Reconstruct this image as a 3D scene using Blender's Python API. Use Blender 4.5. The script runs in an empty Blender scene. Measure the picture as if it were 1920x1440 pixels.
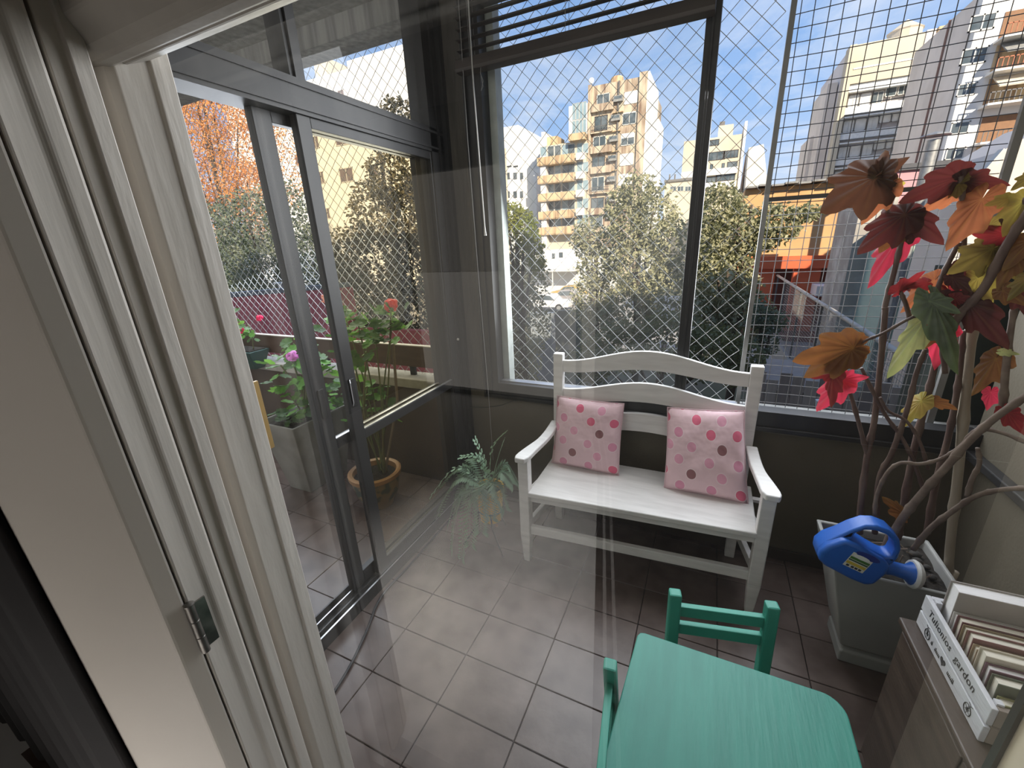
import bpy, bmesh, math, random
from mathutils import Vector, Matrix, noise as mnoise
random.seed(7)
SC = bpy.context.scene
COL = SC.collection
PI = math.pi

# ------------------------------------------------------------------ camera
YAW, PITCH, ROLL, FPX, CAMH = 0.448, -0.3306, 0.0475, 775.2, 1.54
RM = Matrix.Rotation(YAW, 3, 'Z') @ Matrix.Rotation(PITCH, 3, 'X') @ Matrix.Rotation(ROLL, 3, 'Y')  # cols: right, forward, up
cam = bpy.data.cameras.new('camera'); camo = bpy.data.objects.new('camera', cam); COL.objects.link(camo)
cam.sensor_fit = 'HORIZONTAL'; cam.sensor_width = 36.0; cam.lens = 36.0 * FPX / 1920.0
cam.clip_start = 0.02; cam.clip_end = 500
r_, f_, u_ = RM.col[0], RM.col[1], RM.col[2]
camo.matrix_world = Matrix(((r_.x, u_.x, -f_.x, 0), (r_.y, u_.y, -f_.y, 0), (r_.z, u_.z, -f_.z, CAMH), (0, 0, 0, 1)))
SC.camera = camo
CP = Vector((0, 0, CAMH))
def ray(px, py): return RM @ Vector(((px - 960) / FPX, 1, -(py - 720) / FPX))
def at(px, py, Y):                       # the point at depth Y that stands there in the photo
    d = ray(px, py); return CP + d * (Y / d.y)
def atz(px, py, z):
    d = ray(px, py); return CP + d * ((z - CAMH) / d.z)
def sc(px, py, Y):                       # metres per photo pixel at that point
    return (at(px, py, Y) - CP).dot(f_) / FPX

# ------------------------------------------------------------------ view, world, sun, large lights
SC.view_settings.view_transform = 'Standard'; SC.view_settings.look = 'None'
SC.view_settings.exposure = 0.13; SC.view_settings.gamma = 1.0; SC.view_settings.use_curve_mapping = False
SC.cycles.use_denoising = True
SC.cycles.max_bounces = 7; SC.cycles.diffuse_bounces = 4; SC.cycles.glossy_bounces = 3
SC.cycles.transparent_max_bounces = 24; SC.cycles.transmission_bounces = 4
SC.cycles.sample_clamp_indirect = 6.0
SC.cycles.caustics_reflective = False; SC.cycles.caustics_refractive = False
W = bpy.data.worlds.new('sky'); SC.world = W; W.use_nodes = True
wn, wl = W.node_tree.nodes, W.node_tree.links; wn.clear()
def wnode(t, **k):
    n = wn.new(t)
    for a, b in k.items(): setattr(n, a, b)
    return n
tc = wnode('ShaderNodeTexCoord'); sx = wnode('ShaderNodeSeparateXYZ'); wl.new(tc.outputs['Generated'], sx.inputs[0])
rp = wnode('ShaderNodeValToRGB'); wl.new(sx.outputs['Z'], rp.inputs[0])
e = rp.color_ramp.elements
e[0].position = 0.0; e[0].color = (.72, .82, .95, 1)
e[1].position = 0.6; e[1].color = (.15, .32, .70, 1)
q = rp.color_ramp.elements.new(.22); q.color = (.34, .54, .89, 1)
dv = wnode('ShaderNodeVectorMath', operation='DIVIDE')     # project the clouds on a high flat layer
mz = wnode('ShaderNodeMath', operation='MAXIMUM'); wl.new(sx.outputs['Z'], mz.inputs[0]); mz.inputs[1].default_value = .06
cb = wnode('ShaderNodeCombineXYZ')
for i in range(3): wl.new(mz.outputs[0], cb.inputs[i])
wl.new(tc.outputs['Generated'], dv.inputs[0]); wl.new(cb.outputs[0], dv.inputs[1])
mp = wnode('ShaderNodeMapping'); mp.inputs['Scale'].default_value = (.8, .45, 1); mp.inputs['Rotation'].default_value = (0, 0, .6)
wl.new(dv.outputs[0], mp.inputs[0])
nz = wnode('ShaderNodeTexNoise'); nz.inputs['Scale'].default_value = 1.3; nz.inputs['Detail'].default_value = 9
nz.inputs['Roughness'].default_value = .62; nz.inputs['Distortion'].default_value = .7; wl.new(mp.outputs[0], nz.inputs['Vector'])
cr = wnode('ShaderNodeValToRGB'); wl.new(nz.outputs['Fac'], cr.inputs[0])
cr.color_ramp.elements[0].position = .42; cr.color_ramp.elements[0].color = (0, 0, 0, 1)
cr.color_ramp.elements[1].position = .74; cr.color_ramp.elements[1].color = (.8, .8, .8, 1)
mx = wnode('ShaderNodeMix', data_type='RGBA'); wl.new(cr.outputs[0], mx.inputs['Factor']); wl.new(rp.outputs[0], mx.inputs['A'])
mx.inputs['B'].default_value = (.82, .88, .98, 1)
bg = wnode('ShaderNodeBackground'); bg.inputs['Strength'].default_value = 1.06; wl.new(mx.outputs['Result'], bg.inputs[0])
wo = wnode('ShaderNodeOutputWorld'); wl.new(bg.outputs[0], wo.inputs[0])

def light(name, kind, loc, direction, energy, color=(1, 1, 1), size=None):
    l = bpy.data.lights.new(name, kind); o = bpy.data.objects.new(name, l); COL.objects.link(o)
    l.energy = energy; l.color = color; o.location = loc
    o.rotation_euler = Vector(direction).to_track_quat('-Z', 'Y').to_euler()
    if size: l.shape = 'RECTANGLE'; l.size, l.size_y = size
    return o
SUN = Vector((.50, -.70, .48)).normalized()
s = light('sun', 'SUN', (30, -20, 30), -SUN, 8.2, (1, .89, .72)); s.data.angle = .009
light('fill_back_window', 'AREA', (-.05, 2.085, 1.75), (0, -1, -.35), 52, (.93, .97, 1), (1.8, 1.5))  # added area lamp, boosts the light coming in at the window
light('fill_terrace', 'AREA', (-2.75, 2.03, 1.8), (.1, -1, -.4), 60, (.85, .92, 1), (2.2, 1.3))  # added area lamp, brightens the terrace
sl = light('veil_spot', 'SPOT', (-.90, -.15, 2.62), (0, -.15, -1), 560, (1, .955, .90)); sl.data.spot_size = .68; sl.data.spot_blend = .95; sl.data.shadow_soft_size = .08  # added unseen lamp, lights the floor that veils the pane

# ------------------------------------------------------------------ materials
MATS = {}
def nodes_of(name):
    m = bpy.data.materials.new(name); m.use_nodes = True; m.node_tree.nodes.clear()
    return m, m.node_tree.nodes, m.node_tree.links
def mat(name, c, c2=None, rough=.6, metal=0, scale=6, detail=4, lo=.35, hi=.65, bump=0, bscale=40, stretch=(1, 1, 1), spec=.5, world=False, coat=0):
    if name in MATS: return MATS[name]
    m, n, l = nodes_of(name); MATS[name] = m
    p = n.new('ShaderNodeBsdfPrincipled'); o = n.new('ShaderNodeOutputMaterial'); l.new(p.outputs[0], o.inputs[0])
    p.inputs['Roughness'].default_value = rough; p.inputs['Metallic'].default_value = metal
    p.inputs['Specular IOR Level'].default_value = spec; p.inputs['Coat Weight'].default_value = coat
    if world:
        g = n.new('ShaderNodeNewGeometry'); src = g.outputs['Position']
    else:
        t = n.new('ShaderNodeTexCoord'); src = t.outputs['Object']
    mp = n.new('ShaderNodeMapping'); mp.inputs['Scale'].default_value = stretch; l.new(src, mp.inputs[0])
    if c2 is None: c2 = tuple(x * .86 for x in c)
    nt = n.new('ShaderNodeTexNoise'); nt.inputs['Scale'].default_value = scale; nt.inputs['Detail'].default_value = detail
    l.new(mp.outputs[0], nt.inputs['Vector'])
    r = n.new('ShaderNodeValToRGB'); l.new(nt.outputs['Fac'], r.inputs[0])
    r.color_ramp.elements[0].position = lo; r.color_ramp.elements[0].color = (*c, 1)
    r.color_ramp.elements[1].position = hi; r.color_ramp.elements[1].color = (*c2, 1)
    l.new(r.outputs[0], p.inputs['Base Color'])
    if bump:
        nb = n.new('ShaderNodeTexNoise'); nb.inputs['Scale'].default_value = bscale; nb.inputs['Detail'].default_value = 3
        l.new(mp.outputs[0], nb.inputs['Vector'])
        b = n.new('ShaderNodeBump'); b.inputs['Strength'].default_value = bump; b.inputs['Distance'].default_value = .01
        l.new(nb.outputs['Fac'], b.inputs['Height']); l.new(b.outputs[0], p.inputs['Normal'])
    return m
def leafmat(name, c, c2, ct=None, scale=30, rough=.5, tf=.35, world=False, lo=.35, hi=.65):
    """a leaf: glossy top, light shining through"""
    if name in MATS: return MATS[name]
    m, n, l = nodes_of(name); MATS[name] = m
    p = n.new('ShaderNodeBsdfPrincipled'); p.inputs['Roughness'].default_value = rough; p.inputs['Specular IOR Level'].default_value = .3
    if world:
        g = n.new('ShaderNodeNewGeometry'); src = g.outputs['Position']
    else:
        t = n.new('ShaderNodeTexCoord'); src = t.outputs['Object']
    nt = n.new('ShaderNodeTexNoise'); nt.inputs['Scale'].default_value = scale; nt.inputs['Detail'].default_value = 3; l.new(src, nt.inputs['Vector'])
    r = n.new('ShaderNodeValToRGB'); l.new(nt.outputs['Fac'], r.inputs[0])
    r.color_ramp.elements[0].position = lo; r.color_ramp.elements[0].color = (*c, 1)
    r.color_ramp.elements[1].position = hi; r.color_ramp.elements[1].color = (*c2, 1)
    l.new(r.outputs[0], p.inputs['Base Color'])
    tr = n.new('ShaderNodeBsdfTranslucent'); tr.inputs[0].default_value = (*(ct or c2), 1)
    mx = n.new('ShaderNodeMixShader'); mx.inputs[0].default_value = tf
    l.new(p.outputs[0], mx.inputs[1]); l.new(tr.outputs[0], mx.inputs[2])
    o = n.new('ShaderNodeOutputMaterial'); l.new(mx.outputs[0], o.inputs[0])
    return m
def glassmat(name, tint=(1, 1, 1), refl=.08, edge=.6, dust=.03, rough=0.0, dscale=3, dcol=(.8, .8, .8), dstretch=(1, 1, 1)):
    """a thin pane: clear or tinted, mirrors more at a slant, a film of dust"""
    if name in MATS: return MATS[name]
    m, n, l = nodes_of(name); MATS[name] = m
    tr = n.new('ShaderNodeBsdfTransparent'); tr.inputs[0].default_value = (*tint, 1)
    gl = n.new('ShaderNodeBsdfGlossy'); gl.inputs['Roughness'].default_value = rough
    lw = n.new('ShaderNodeLayerWeight'); lw.inputs['Blend'].default_value = .5
    pw = n.new('ShaderNodeMath'); pw.operation = 'POWER'; l.new(lw.outputs['Facing'], pw.inputs[0]); pw.inputs[1].default_value = 4
    ma = n.new('ShaderNodeMath'); ma.operation = 'MULTIPLY_ADD'; l.new(pw.outputs[0], ma.inputs[0]); ma.inputs[1].default_value = edge; ma.inputs[2].default_value = refl
    m1 = n.new('ShaderNodeMixShader'); l.new(ma.outputs[0], m1.inputs[0]); l.new(tr.outputs[0], m1.inputs[1]); l.new(gl.outputs[0], m1.inputs[2])
    df = n.new('ShaderNodeBsdfDiffuse'); df.inputs[0].default_value = (*dcol, 1)
    t2 = n.new('ShaderNodeBsdfTranslucent'); t2.inputs[0].default_value = (*dcol, 1)
    ds = n.new('ShaderNodeMixShader'); ds.inputs[0].default_value = .5; l.new(df.outputs[0], ds.inputs[1]); l.new(t2.outputs[0], ds.inputs[2])
    t = n.new('ShaderNodeTexCoord'); mp = n.new('ShaderNodeMapping'); mp.inputs['Scale'].default_value = dstretch; l.new(t.outputs['Object'], mp.inputs[0])
    nt = n.new('ShaderNodeTexNoise'); nt.inputs['Scale'].default_value = dscale; nt.inputs['Detail'].default_value = 6; l.new(mp.outputs[0], nt.inputs['Vector'])
    md = n.new('ShaderNodeMath'); md.operation = 'MULTIPLY'; l.new(nt.outputs['Fac'], md.inputs[0]); md.inputs[1].default_value = dust * 2
    m2 = n.new('ShaderNodeMixShader'); l.new(md.outputs[0], m2.inputs[0]); l.new(m1.outputs[0], m2.inputs[1]); l.new(ds.outputs[0], m2.inputs[2])
    o = n.new('ShaderNodeOutputMaterial'); l.new(m2.outputs[0], o.inputs[0])
    return m
def emitmat(name, c, s):
    m, n, l = nodes_of(name); MATS[name] = m
    e = n.new('ShaderNodeEmission'); e.inputs[0].default_value = (*c, 1); e.inputs[1].default_value = s
    o = n.new('ShaderNodeOutputMaterial'); l.new(e.outputs[0], o.inputs[0]); return m

# ------------------------------------------------------------------ mesh helpers
ORG = {}
class MB:
    def __init__(s): s.v = []; s.f = []; s.uv = None
    def add(s, vs, fs):
        b = len(s.v); s.v += [tuple(v) for v in vs]; s.f += [tuple(i + b for i in f) for f in fs]; return s
    def box(s, x0, x1, y0, y1, z0, z1):
        return s.add([(x0, y0, z0), (x1, y0, z0), (x1, y1, z0), (x0, y1, z0), (x0, y0, z1), (x1, y0, z1), (x1, y1, z1), (x0, y1, z1)],
                     [(3, 2, 1, 0), (4, 5, 6, 7), (0, 1, 5, 4), (1, 2, 6, 5), (2, 3, 7, 6), (3, 0, 4, 7)])
    def hexa(s, b, t):                    # any eight corners: bottom ring, top ring
        return s.add(list(b) + list(t), [(3, 2, 1, 0), (4, 5, 6, 7), (0, 1, 5, 4), (1, 2, 6, 5), (2, 3, 7, 6), (3, 0, 4, 7)])
    def beam(s, a, b, w, h, up=(0, 0, 1)):  # a bar of section w x h from a to b
        a, b = Vector(a), Vector(b); d = (b - a).normalized(); r = d.cross(Vector(up))
        if r.length < 1e-4: r = d.cross(Vector((1, 0, 0)))
        r.normalize(); u = r.cross(d); r *= w / 2; u *= h / 2
        return s.hexa([a - r - u, a + r - u, a + r + u, a - r + u], [b - r - u, b + r - u, b + r + u, b - r + u])
    def tube(s, pts, rad, n=8, cap=True):
        pts = [Vector(p) for p in pts]; m = len(pts)
        rad = rad if isinstance(rad, (list, tuple)) else [rad] * m
        b = len(s.v); ref = None
        for i, p in enumerate(pts):
            t = (pts[min(i + 1, m - 1)] - pts[max(i - 1, 0)]).normalized()
            if ref is None:
                ref = t.cross(Vector((0, 0, 1)))
                if ref.length < .05: ref = t.cross(Vector((1, 0, 0)))
            ref = (ref - t * ref.dot(t)).normalized(); w = t.cross(ref)
            for k in range(n):
                a = 2 * PI * k / n; s.v.append(tuple(p + (ref * math.cos(a) + w * math.sin(a)) * rad[i]))
        for i in range(m - 1):
            for k in range(n):
                k2 = (k + 1) % n
                s.f.append((b + i * n + k, b + i * n + k2, b + (i + 1) * n + k2, b + (i + 1) * n + k))
        if cap:
            s.f.append(tuple(b + k for k in reversed(range(n)))); s.f.append(tuple(b + (m - 1) * n + k for k in range(n)))
        return s
    def lathe(s, c, prof, n=24, cap=True):   # prof: (radius, z)
        b = len(s.v); c = Vector(c)
        for r, z in prof:
            for k in range(n):
                a = 2 * PI * k / n; s.v.append((c.x + r * math.cos(a), c.y + r * math.sin(a), c.z + z))
        for i in range(len(prof) - 1):
            for k in range(n):
                k2 = (k + 1) % n; s.f.append((b + i * n + k, b + i * n + k2, b + (i + 1) * n + k2, b + (i + 1) * n + k))
        if cap:
            s.f.append(tuple(b + k for k in reversed(range(n)))); s.f.append(tuple(b + (len(prof) - 1) * n + k for k in range(n)))
        return s
    def prism(s, poly, fn, d0, d1):         # poly of 2-D points, fn(p, d) -> 3-D point
        n = len(poly)
        vs = [fn(p, d0) for p in poly] + [fn(p, d1) for p in poly]
        return s.add(vs, [tuple(reversed(range(n))), tuple(range(n, 2 * n))] + [(i, (i + 1) % n, n + (i + 1) % n, n + i) for i in range(n)])
    def sphere(s, c, r, n=10, m=6, sq=(1, 1, 1)):
        c = Vector(c); b = len(s.v)
        s.v.append((c.x, c.y, c.z - r * sq[2]))
        for i in range(1, m):
            t = -PI / 2 + PI * i / m
            for k in range(n):
                a = 2 * PI * k / n
                s.v.append((c.x + r * sq[0] * math.cos(t) * math.cos(a), c.y + r * sq[1] * math.cos(t) * math.sin(a), c.z + r * sq[2] * math.sin(t)))
        s.v.append((c.x, c.y, c.z + r * sq[2])); top = len(s.v) - 1
        for k in range(n): s.f.append((b, b + 1 + (k + 1) % n, b + 1 + k))
        for i in range(m - 2):
            for k in range(n):
                k2 = (k + 1) % n; s.f.append((b + 1 + i * n + k, b + 1 + i * n + k2, b + 1 + (i + 1) * n + k2, b + 1 + (i + 1) * n + k))
        for k in range(n): s.f.append((top, b + 1 + (m - 2) * n + k, b + 1 + (m - 2) * n + (k + 1) % n))
        return s
    def build(s, name, m, parent=None, kind=None, smooth=False, bevel=0, seg=2, label=None, local=False):
        me = bpy.data.meshes.new(name)
        org = Vector((0, 0, 0)) if (parent is None or local) else ORG[parent.name]
        me.from_pydata([tuple(Vector(v) - org) for v in s.v], [], s.f)
        bm = bmesh.new(); bm.from_mesh(me); bmesh.ops.recalc_face_normals(bm, faces=bm.faces); bm.to_mesh(me); bm.free()
        me.materials.append(m)
        if smooth:
            for p in me.polygons: p.use_smooth = True
        o = bpy.data.objects.new(name, me); COL.objects.link(o)
        if smooth == 'auto':
            me.set_sharp_from_angle(angle=math.radians(38))
        if bevel:
            b = o.modifiers.new('bevel', 'BEVEL'); b.width = bevel; b.segments = seg; b.limit_method = 'ANGLE'; b.harden_normals = False
        if parent is not None: o.parent = parent
        ORG[o.name] = org
        if kind: o['kind'] = kind
        if label: o['label'] = label
        return o
def thing(name, label, cat, loc, group=None, rz=0):
    o = bpy.data.objects.new(name, None); COL.objects.link(o); o.location = loc; o.empty_display_size = .05; o.rotation_euler = (0, 0, rz)
    o['label'] = label; o['category'] = cat
    if group: o['group'] = group
    ORG[o.name] = Vector(loc); return o
def tag(o, label, cat, group=None):
    o['label'] = label; o['category'] = cat
    if group: o['group'] = group
    return o
def struct(name, mb, m, parent=None, **k):
    return mb.build(name, m, parent, kind='structure' if parent is None else None, **k)
def boxm(*a): return MB().box(*a)
def dup(root, loc, rz=None):
    r = root.copy(); COL.objects.link(r); r.location = loc
    if rz is not None: r.rotation_euler = (0, 0, rz)
    for ch in list(root.children):
        c = ch.copy(); COL.objects.link(c); c.parent = r
        for g in list(ch.children):
            d = g.copy(); COL.objects.link(d); d.parent = c
    ORG[r.name] = Vector(loc)
    return r

# ------------------------------------------------------------------ palette
m_alu = mat('dark bronze aluminium', (.028, .027, .028), (.045, .043, .042), rough=.42, scale=9, metal=.3, stretch=(1, 1, .2))
m_alu_edge = mat('worn aluminium edge', (.55, .55, .57), (.4, .4, .42), rough=.3, metal=.8)
m_wall = mat('olive brown wall paint', (.105, .090, .062), (.125, .106, .075), rough=.7, scale=3, bump=.15, bscale=90)
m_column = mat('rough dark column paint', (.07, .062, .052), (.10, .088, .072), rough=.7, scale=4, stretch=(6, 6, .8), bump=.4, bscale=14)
m_white = mat('aged white paint', (.66, .61, .55), (.60, .555, .50), rough=.45, scale=3, stretch=(2, 2, .35), bump=.12, bscale=30)
m_white2 = mat('cracked cream paint', (.67, .62, .56), (.54, .50, .445), rough=.5, scale=9, stretch=(3, 3, .3), lo=.6, hi=.9, bump=.07, bscale=25)
m_grout = mat('dark grout', (.035, .03, .028), rough=.9)
m_tile = mat('mottled brown floor tile', (.075, .050, .042), (.15, .112, .098), rough=.36, scale=9, detail=6, lo=.3, hi=.7, bump=.05, bscale=50, world=True)
m_conc = mat('grey concrete', (.30, .295, .28), (.20, .20, .19), rough=.85, scale=7, detail=8, bump=.3, bscale=40)
m_conc_d = mat('stained dark concrete', (.22, .21, .195), (.32, .305, .28), rough=.9, scale=5, stretch=(5, 5, .6), bump=.3)
m_bench = mat('white bench paint', (.78, .76, .74), (.68, .66, .64), rough=.42, scale=10, stretch=(.6, 4, 4), bump=.06, bscale=30)
m_teal = mat('teal paint', (.040, .265, .205), (.034, .23, .18), rough=.5, scale=5, stretch=(7, .8, 3), bump=.12, bscale=14)
m_teal2 = mat('darker teal paint', (.045, .33, .245), (.04, .28, .21), rough=.5, scale=6)
m_dark = mat('near black paint', (.012, .011, .010), rough=.5)
m_soil = mat('dark soil', (.014, .011, .009), (.035, .028, .022), rough=1, scale=40, bump=.8, bscale=60)
m_steel = mat('chrome steel', (.50, .48, .46), (.32, .31, .30), rough=.28, metal=.9, scale=20)
m_galv = mat('galvanised steel', (.34, .34, .33), (.25, .25, .245), rough=.5, metal=.5)
m_wire = mat('dull wire', (.17, .165, .165), rough=.55)
m_net = mat('white nylon net', (.60, .61, .60), rough=.7)

# ------------------------------------------------------------------ large structure
XD, XR, YF, YB = -1.30, .98, .48, 2.03            # door plane, right wall, opening plane, back wall
def tiles(parent, x0, x1, y0, y1, ox, oy, z=0.0, tw=.30, td=.20):
    """each floor tile its own part; whole tiles share one mesh"""
    shared = {}
    i0, i1 = math.floor((x0 - ox) / tw), math.ceil((x1 - ox) / tw)
    j0, j1 = math.floor((y0 - oy) / td), math.ceil((y1 - oy) / td)
    g = .0015
    for i in range(i0, i1):
        for j in range(j0, j1):
            a0, a1 = max(x0, ox + i * tw) + g, min(x1, ox + (i + 1) * tw) - g
            b0, b1 = max(y0, oy + j * td) + g, min(y1, oy + (j + 1) * td) - g
            if a1 - a0 < .02 or b1 - b0 < .02: continue
            w, d = (a1 - a0) / 2, (b1 - b0) / 2; key = (round(w, 3), round(d, 3))
            if key not in shared:
                c = .0018
                mb = MB().add([(-w, -d, -.010), (w, -d, -.010), (w, d, -.010), (-w, d, -.010), (-w, -d, -.0018), (w, -d, -.0018), (w, d, -.0018), (-w, d, -.0018),
                               (-w + c, -d + c, 0), (w - c, -d + c, 0), (w - c, d - c, 0), (-w + c, d - c, 0)],
                              [(0, 1, 5, 4), (1, 2, 6, 5), (2, 3, 7, 6), (3, 0, 4, 7), (4, 5, 9, 8), (5, 6, 10, 9), (6, 7, 11, 10), (7, 4, 8, 11), (8, 9, 10, 11)])
                o = mb.build('tile', m_tile, parent, local=True); shared[key] = o.data
            else:
                o = bpy.data.objects.new('tile', shared[key]); COL.objects.link(o); o.parent = parent
            o.location = ((a0 + a1) / 2, (b0 + b1) / 2, z + random.uniform(-.0006, .0004))
floor = struct('floor', boxm(XD + .02, XR, YF, YB, -.14, -.008), m_grout)
tiles(floor, XD + .02, XR, YF, YB, -1.033, .187)
tfloor = struct('floor_terrace', boxm(-4.2, XD - .08, .1, YB, -.14, -.008), m_grout)
tiles(tfloor, -4.2, XD - .08, .1, YB, -1.033, .187)
m_roomfloor = mat('pale room floor', (.74, .73, .72), (.68, .67, .66), rough=.5, scale=3)
struct('floor_room', boxm(-3.2, 2.2, -2.8, .28, -.14, 0), m_roomfloor)
veil_mask = MB().prism([(-.16, .22), (-.56, -1.50), (-.90, -2.6), (2.0, -2.6), (2.0, .22)], lambda p, d: (p[0], p[1], d), .0005, .014).build('veil_mask', mat('dark rug', (.03, .026, .026), (.05, .042, .04), rough=1, scale=30))  # added dark sheet, its slanted edge cuts off the mirrored veil
for o_ in (.035, .075):
    MB().prism([(-.16 + o_, .215), (-.56 + o_, -1.50), (-.90 + o_, -2.59), (-.885 + o_, -2.59), (-.545 + o_, -1.50), (-.145 + o_, .215)], lambda p, d: (p[0], p[1], d), .0141, .0155).build('veil_edge_stripe', mat('pale rug stripe', (.42, .40, .39), rough=1), veil_mask)  # added pale lines that mirror as streaks at the veil's edge
tag(veil_mask, 'dark rug added out of view to end the veil mirrored in the pane', 'veil_mask')
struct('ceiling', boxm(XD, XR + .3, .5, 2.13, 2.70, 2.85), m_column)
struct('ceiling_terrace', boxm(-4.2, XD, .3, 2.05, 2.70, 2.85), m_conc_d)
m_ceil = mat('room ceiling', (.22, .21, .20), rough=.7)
struct('ceiling_room', boxm(-3.2, 2.2, -2.8, .5, 2.70, 2.85), m_ceil)
# back wall with its window opening
wb = MB().box(XD, XR + .12, YB, 2.13, -.3, .705)
struct('wall_back', wb, m_wall)
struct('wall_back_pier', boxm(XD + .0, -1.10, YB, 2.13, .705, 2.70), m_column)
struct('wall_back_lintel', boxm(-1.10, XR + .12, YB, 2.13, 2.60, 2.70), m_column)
struct('wall_right', boxm(XR, XR + .12, .5, YB, -.3, 2.70), m_wall)
struct('trim_right', boxm(XR - .035, XR, .55, YB - .01, .685, .715), m_alu, bevel=.004)
struct('baseboard_back', boxm(XD + .05, XR, YB - .012, YB, 0, .06), mat('brown skirting', (.06, .045, .035), rough=.4), bevel=.003)
# the wall with the opening that the photograph is taken through
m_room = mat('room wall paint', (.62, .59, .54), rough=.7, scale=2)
m_roomd = mat('shade-dark room wall', (.055, .047, .045), (.07, .06, .055), rough=.8, scale=2)  # dark tone imitates shade in the unlit room
wf = MB().box(.352, 2.2, .30, .50, -.3, 2.70)
struct('wall_front', wf, m_room)
struct('wall_front_left', boxm(-4.2, -.90, .30, .46, -.3, 2.70), m_room)
struct('wall_front_lintel', boxm(-.90, .352, .34, .46, 1.98, 2.70), m_room)
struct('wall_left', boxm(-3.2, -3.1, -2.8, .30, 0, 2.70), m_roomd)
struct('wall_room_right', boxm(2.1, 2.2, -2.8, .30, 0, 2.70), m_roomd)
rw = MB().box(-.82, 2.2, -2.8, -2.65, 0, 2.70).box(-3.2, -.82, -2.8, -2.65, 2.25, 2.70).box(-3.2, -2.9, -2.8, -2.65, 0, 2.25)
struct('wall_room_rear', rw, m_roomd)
# added glowing window behind the camera, brightens the room and the veil in the pane
w4 = struct('glow_window', MB().box(-2.9, -2.84, -2.75, -2.66, 0, 2.25).box(-.88, -.82, -2.75, -2.66, 0, 2.25).box(-2.84, -.88, -2.75, -2.66, 2.19, 2.25)
            .box(-1.06, -1.02, -2.745, -2.665, 0, 2.19).box(-2.84, -.88, -2.75, -2.66, 0, .05), m_alu)
boxm(-2.84, -.88, -2.735, -2.725, 1.285, 2.19).build('glow_panel_upper', emitmat('upper fill glow', (1, .92, .82), .40), w4)
boxm(-2.84, -.88, -2.735, -2.725, .05, 1.28).build('glow_panel_lower', emitmat('lower fill glow', (1, .93, .84), .75), w4)

# left jamb, casing and open leaf (plan outlines, extruded upward)
def plan(name, poly, z0, z1, m, parent=None, **k):
    return struct(name, MB().prism(poly, lambda p, d: (p[0], p[1], d), z0, z1), m, parent, **k)
plan('trim_1', [(-.79, .479), (-.79, .4515), (-.7945, .448), (-.797, .405), (-.806, .396), (-.835, .388), (-.835, .372), (-.777, .370), (-.777, .3485), (-.784, .3475), (-.786, .328), (-.90, .328), (-.90, .479)], 0, 1.86, m_white, bevel=.0015)
plan('trim_2', [(-.788, .3235), (-.780, .321), (-.781, .300), (-.786, .293), (-.7855, .262), (-.90, .262), (-.90, .3235)], 0, 2.05, m_white2, bevel=.003)
leaf = plan('door_2', [(-.787, .2595), (-.800, .2565), (-1.015, .2005), (-1.032, .187), (-1.026, .164), (-1.00, .162), (-.90, .195), (-.80, .23)], 0.005, 2.02, mat('white leaf paint', (.80, .74, .67), (.76, .70, .63), rough=.5, scale=2), bevel=.004)
cur = MB(); vs = []; fs = []; N = 90
for i in range(N + 1):
    t = i / N; x = -1.015 - 1.6 * t; y = .150 + .018 * math.sin(t * 70) - .02 * t
    vs += [(x, y, .01), (x, y, 2.45), (x, y - .004, 2.45), (x, y - .004, .01)]
for i in range(N):
    a = i * 4
    for k in range(4): fs.append((a + k, a + (k + 1) % 4, a + 4 + (k + 1) % 4, a + 4 + k))
fs += [(3, 2, 1, 0), (N * 4, N * 4 + 1, N * 4 + 2, N * 4 + 3)]
cu_ = cur.add(vs, fs).build('shade_sheet', mat('dark grey curtain cloth', (.018, .016, .017), (.012, .011, .012), rough=.95, scale=4), None, smooth=True)  # added dark sheet standing in for the dark room beyond the leaf
tag(cu_, 'dark grey curtain added beyond the open white leaf for the dark of the room', 'shade_sheet')
# lintel over the opening
lm = MB().prism([(.372, 1.812), (.384, 1.801), (.405, 1.800), (.412, 1.812), (.418, 1.806), (.455, 1.822), (.455, 2.0), (.355, 2.0), (.355, 1.84)], lambda p, d: (d, p[0], p[1]), -.90, .37)
struct('trim_3', lm, mat('shaded lintel paint', (.40, .37, .33), (.30, .275, .245), rough=.55, scale=5, bump=.25, bscale=20), bevel=.004)  # white paint darkened to imitate the shade on the lintel
# right jamb: cream reveal with a dark strip
struct('trim_4', MB().prism([(.338, .478), (.334, .35), (.34, .30), (.352, .30), (.352, .49), (.342, .49)], lambda p, d: (p[0], p[1], d), 0, 1.98), mat('cream jamb paint', (.80, .72, .56), rough=.5), bevel=.002)
struct('trim_5', boxm(.334, .346, .4785, .488, 0, 1.98), m_dark)
# the pane the photograph looks through
w2 = struct('window_2', boxm(-.79, .336, .462, .470, .0, .02), m_alu)
pane2 = MB().add([(-.789, .466, .02), (.333, .466, .02), (.333, .466, 1.815), (-.789, .466, 1.815)], [(0, 1, 2, 3)])
pane2.build('pane', glassmat('balcony window glass', (1, 1, 1), refl=.09, edge=.4, dust=.006, dscale=5), w2)
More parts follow.
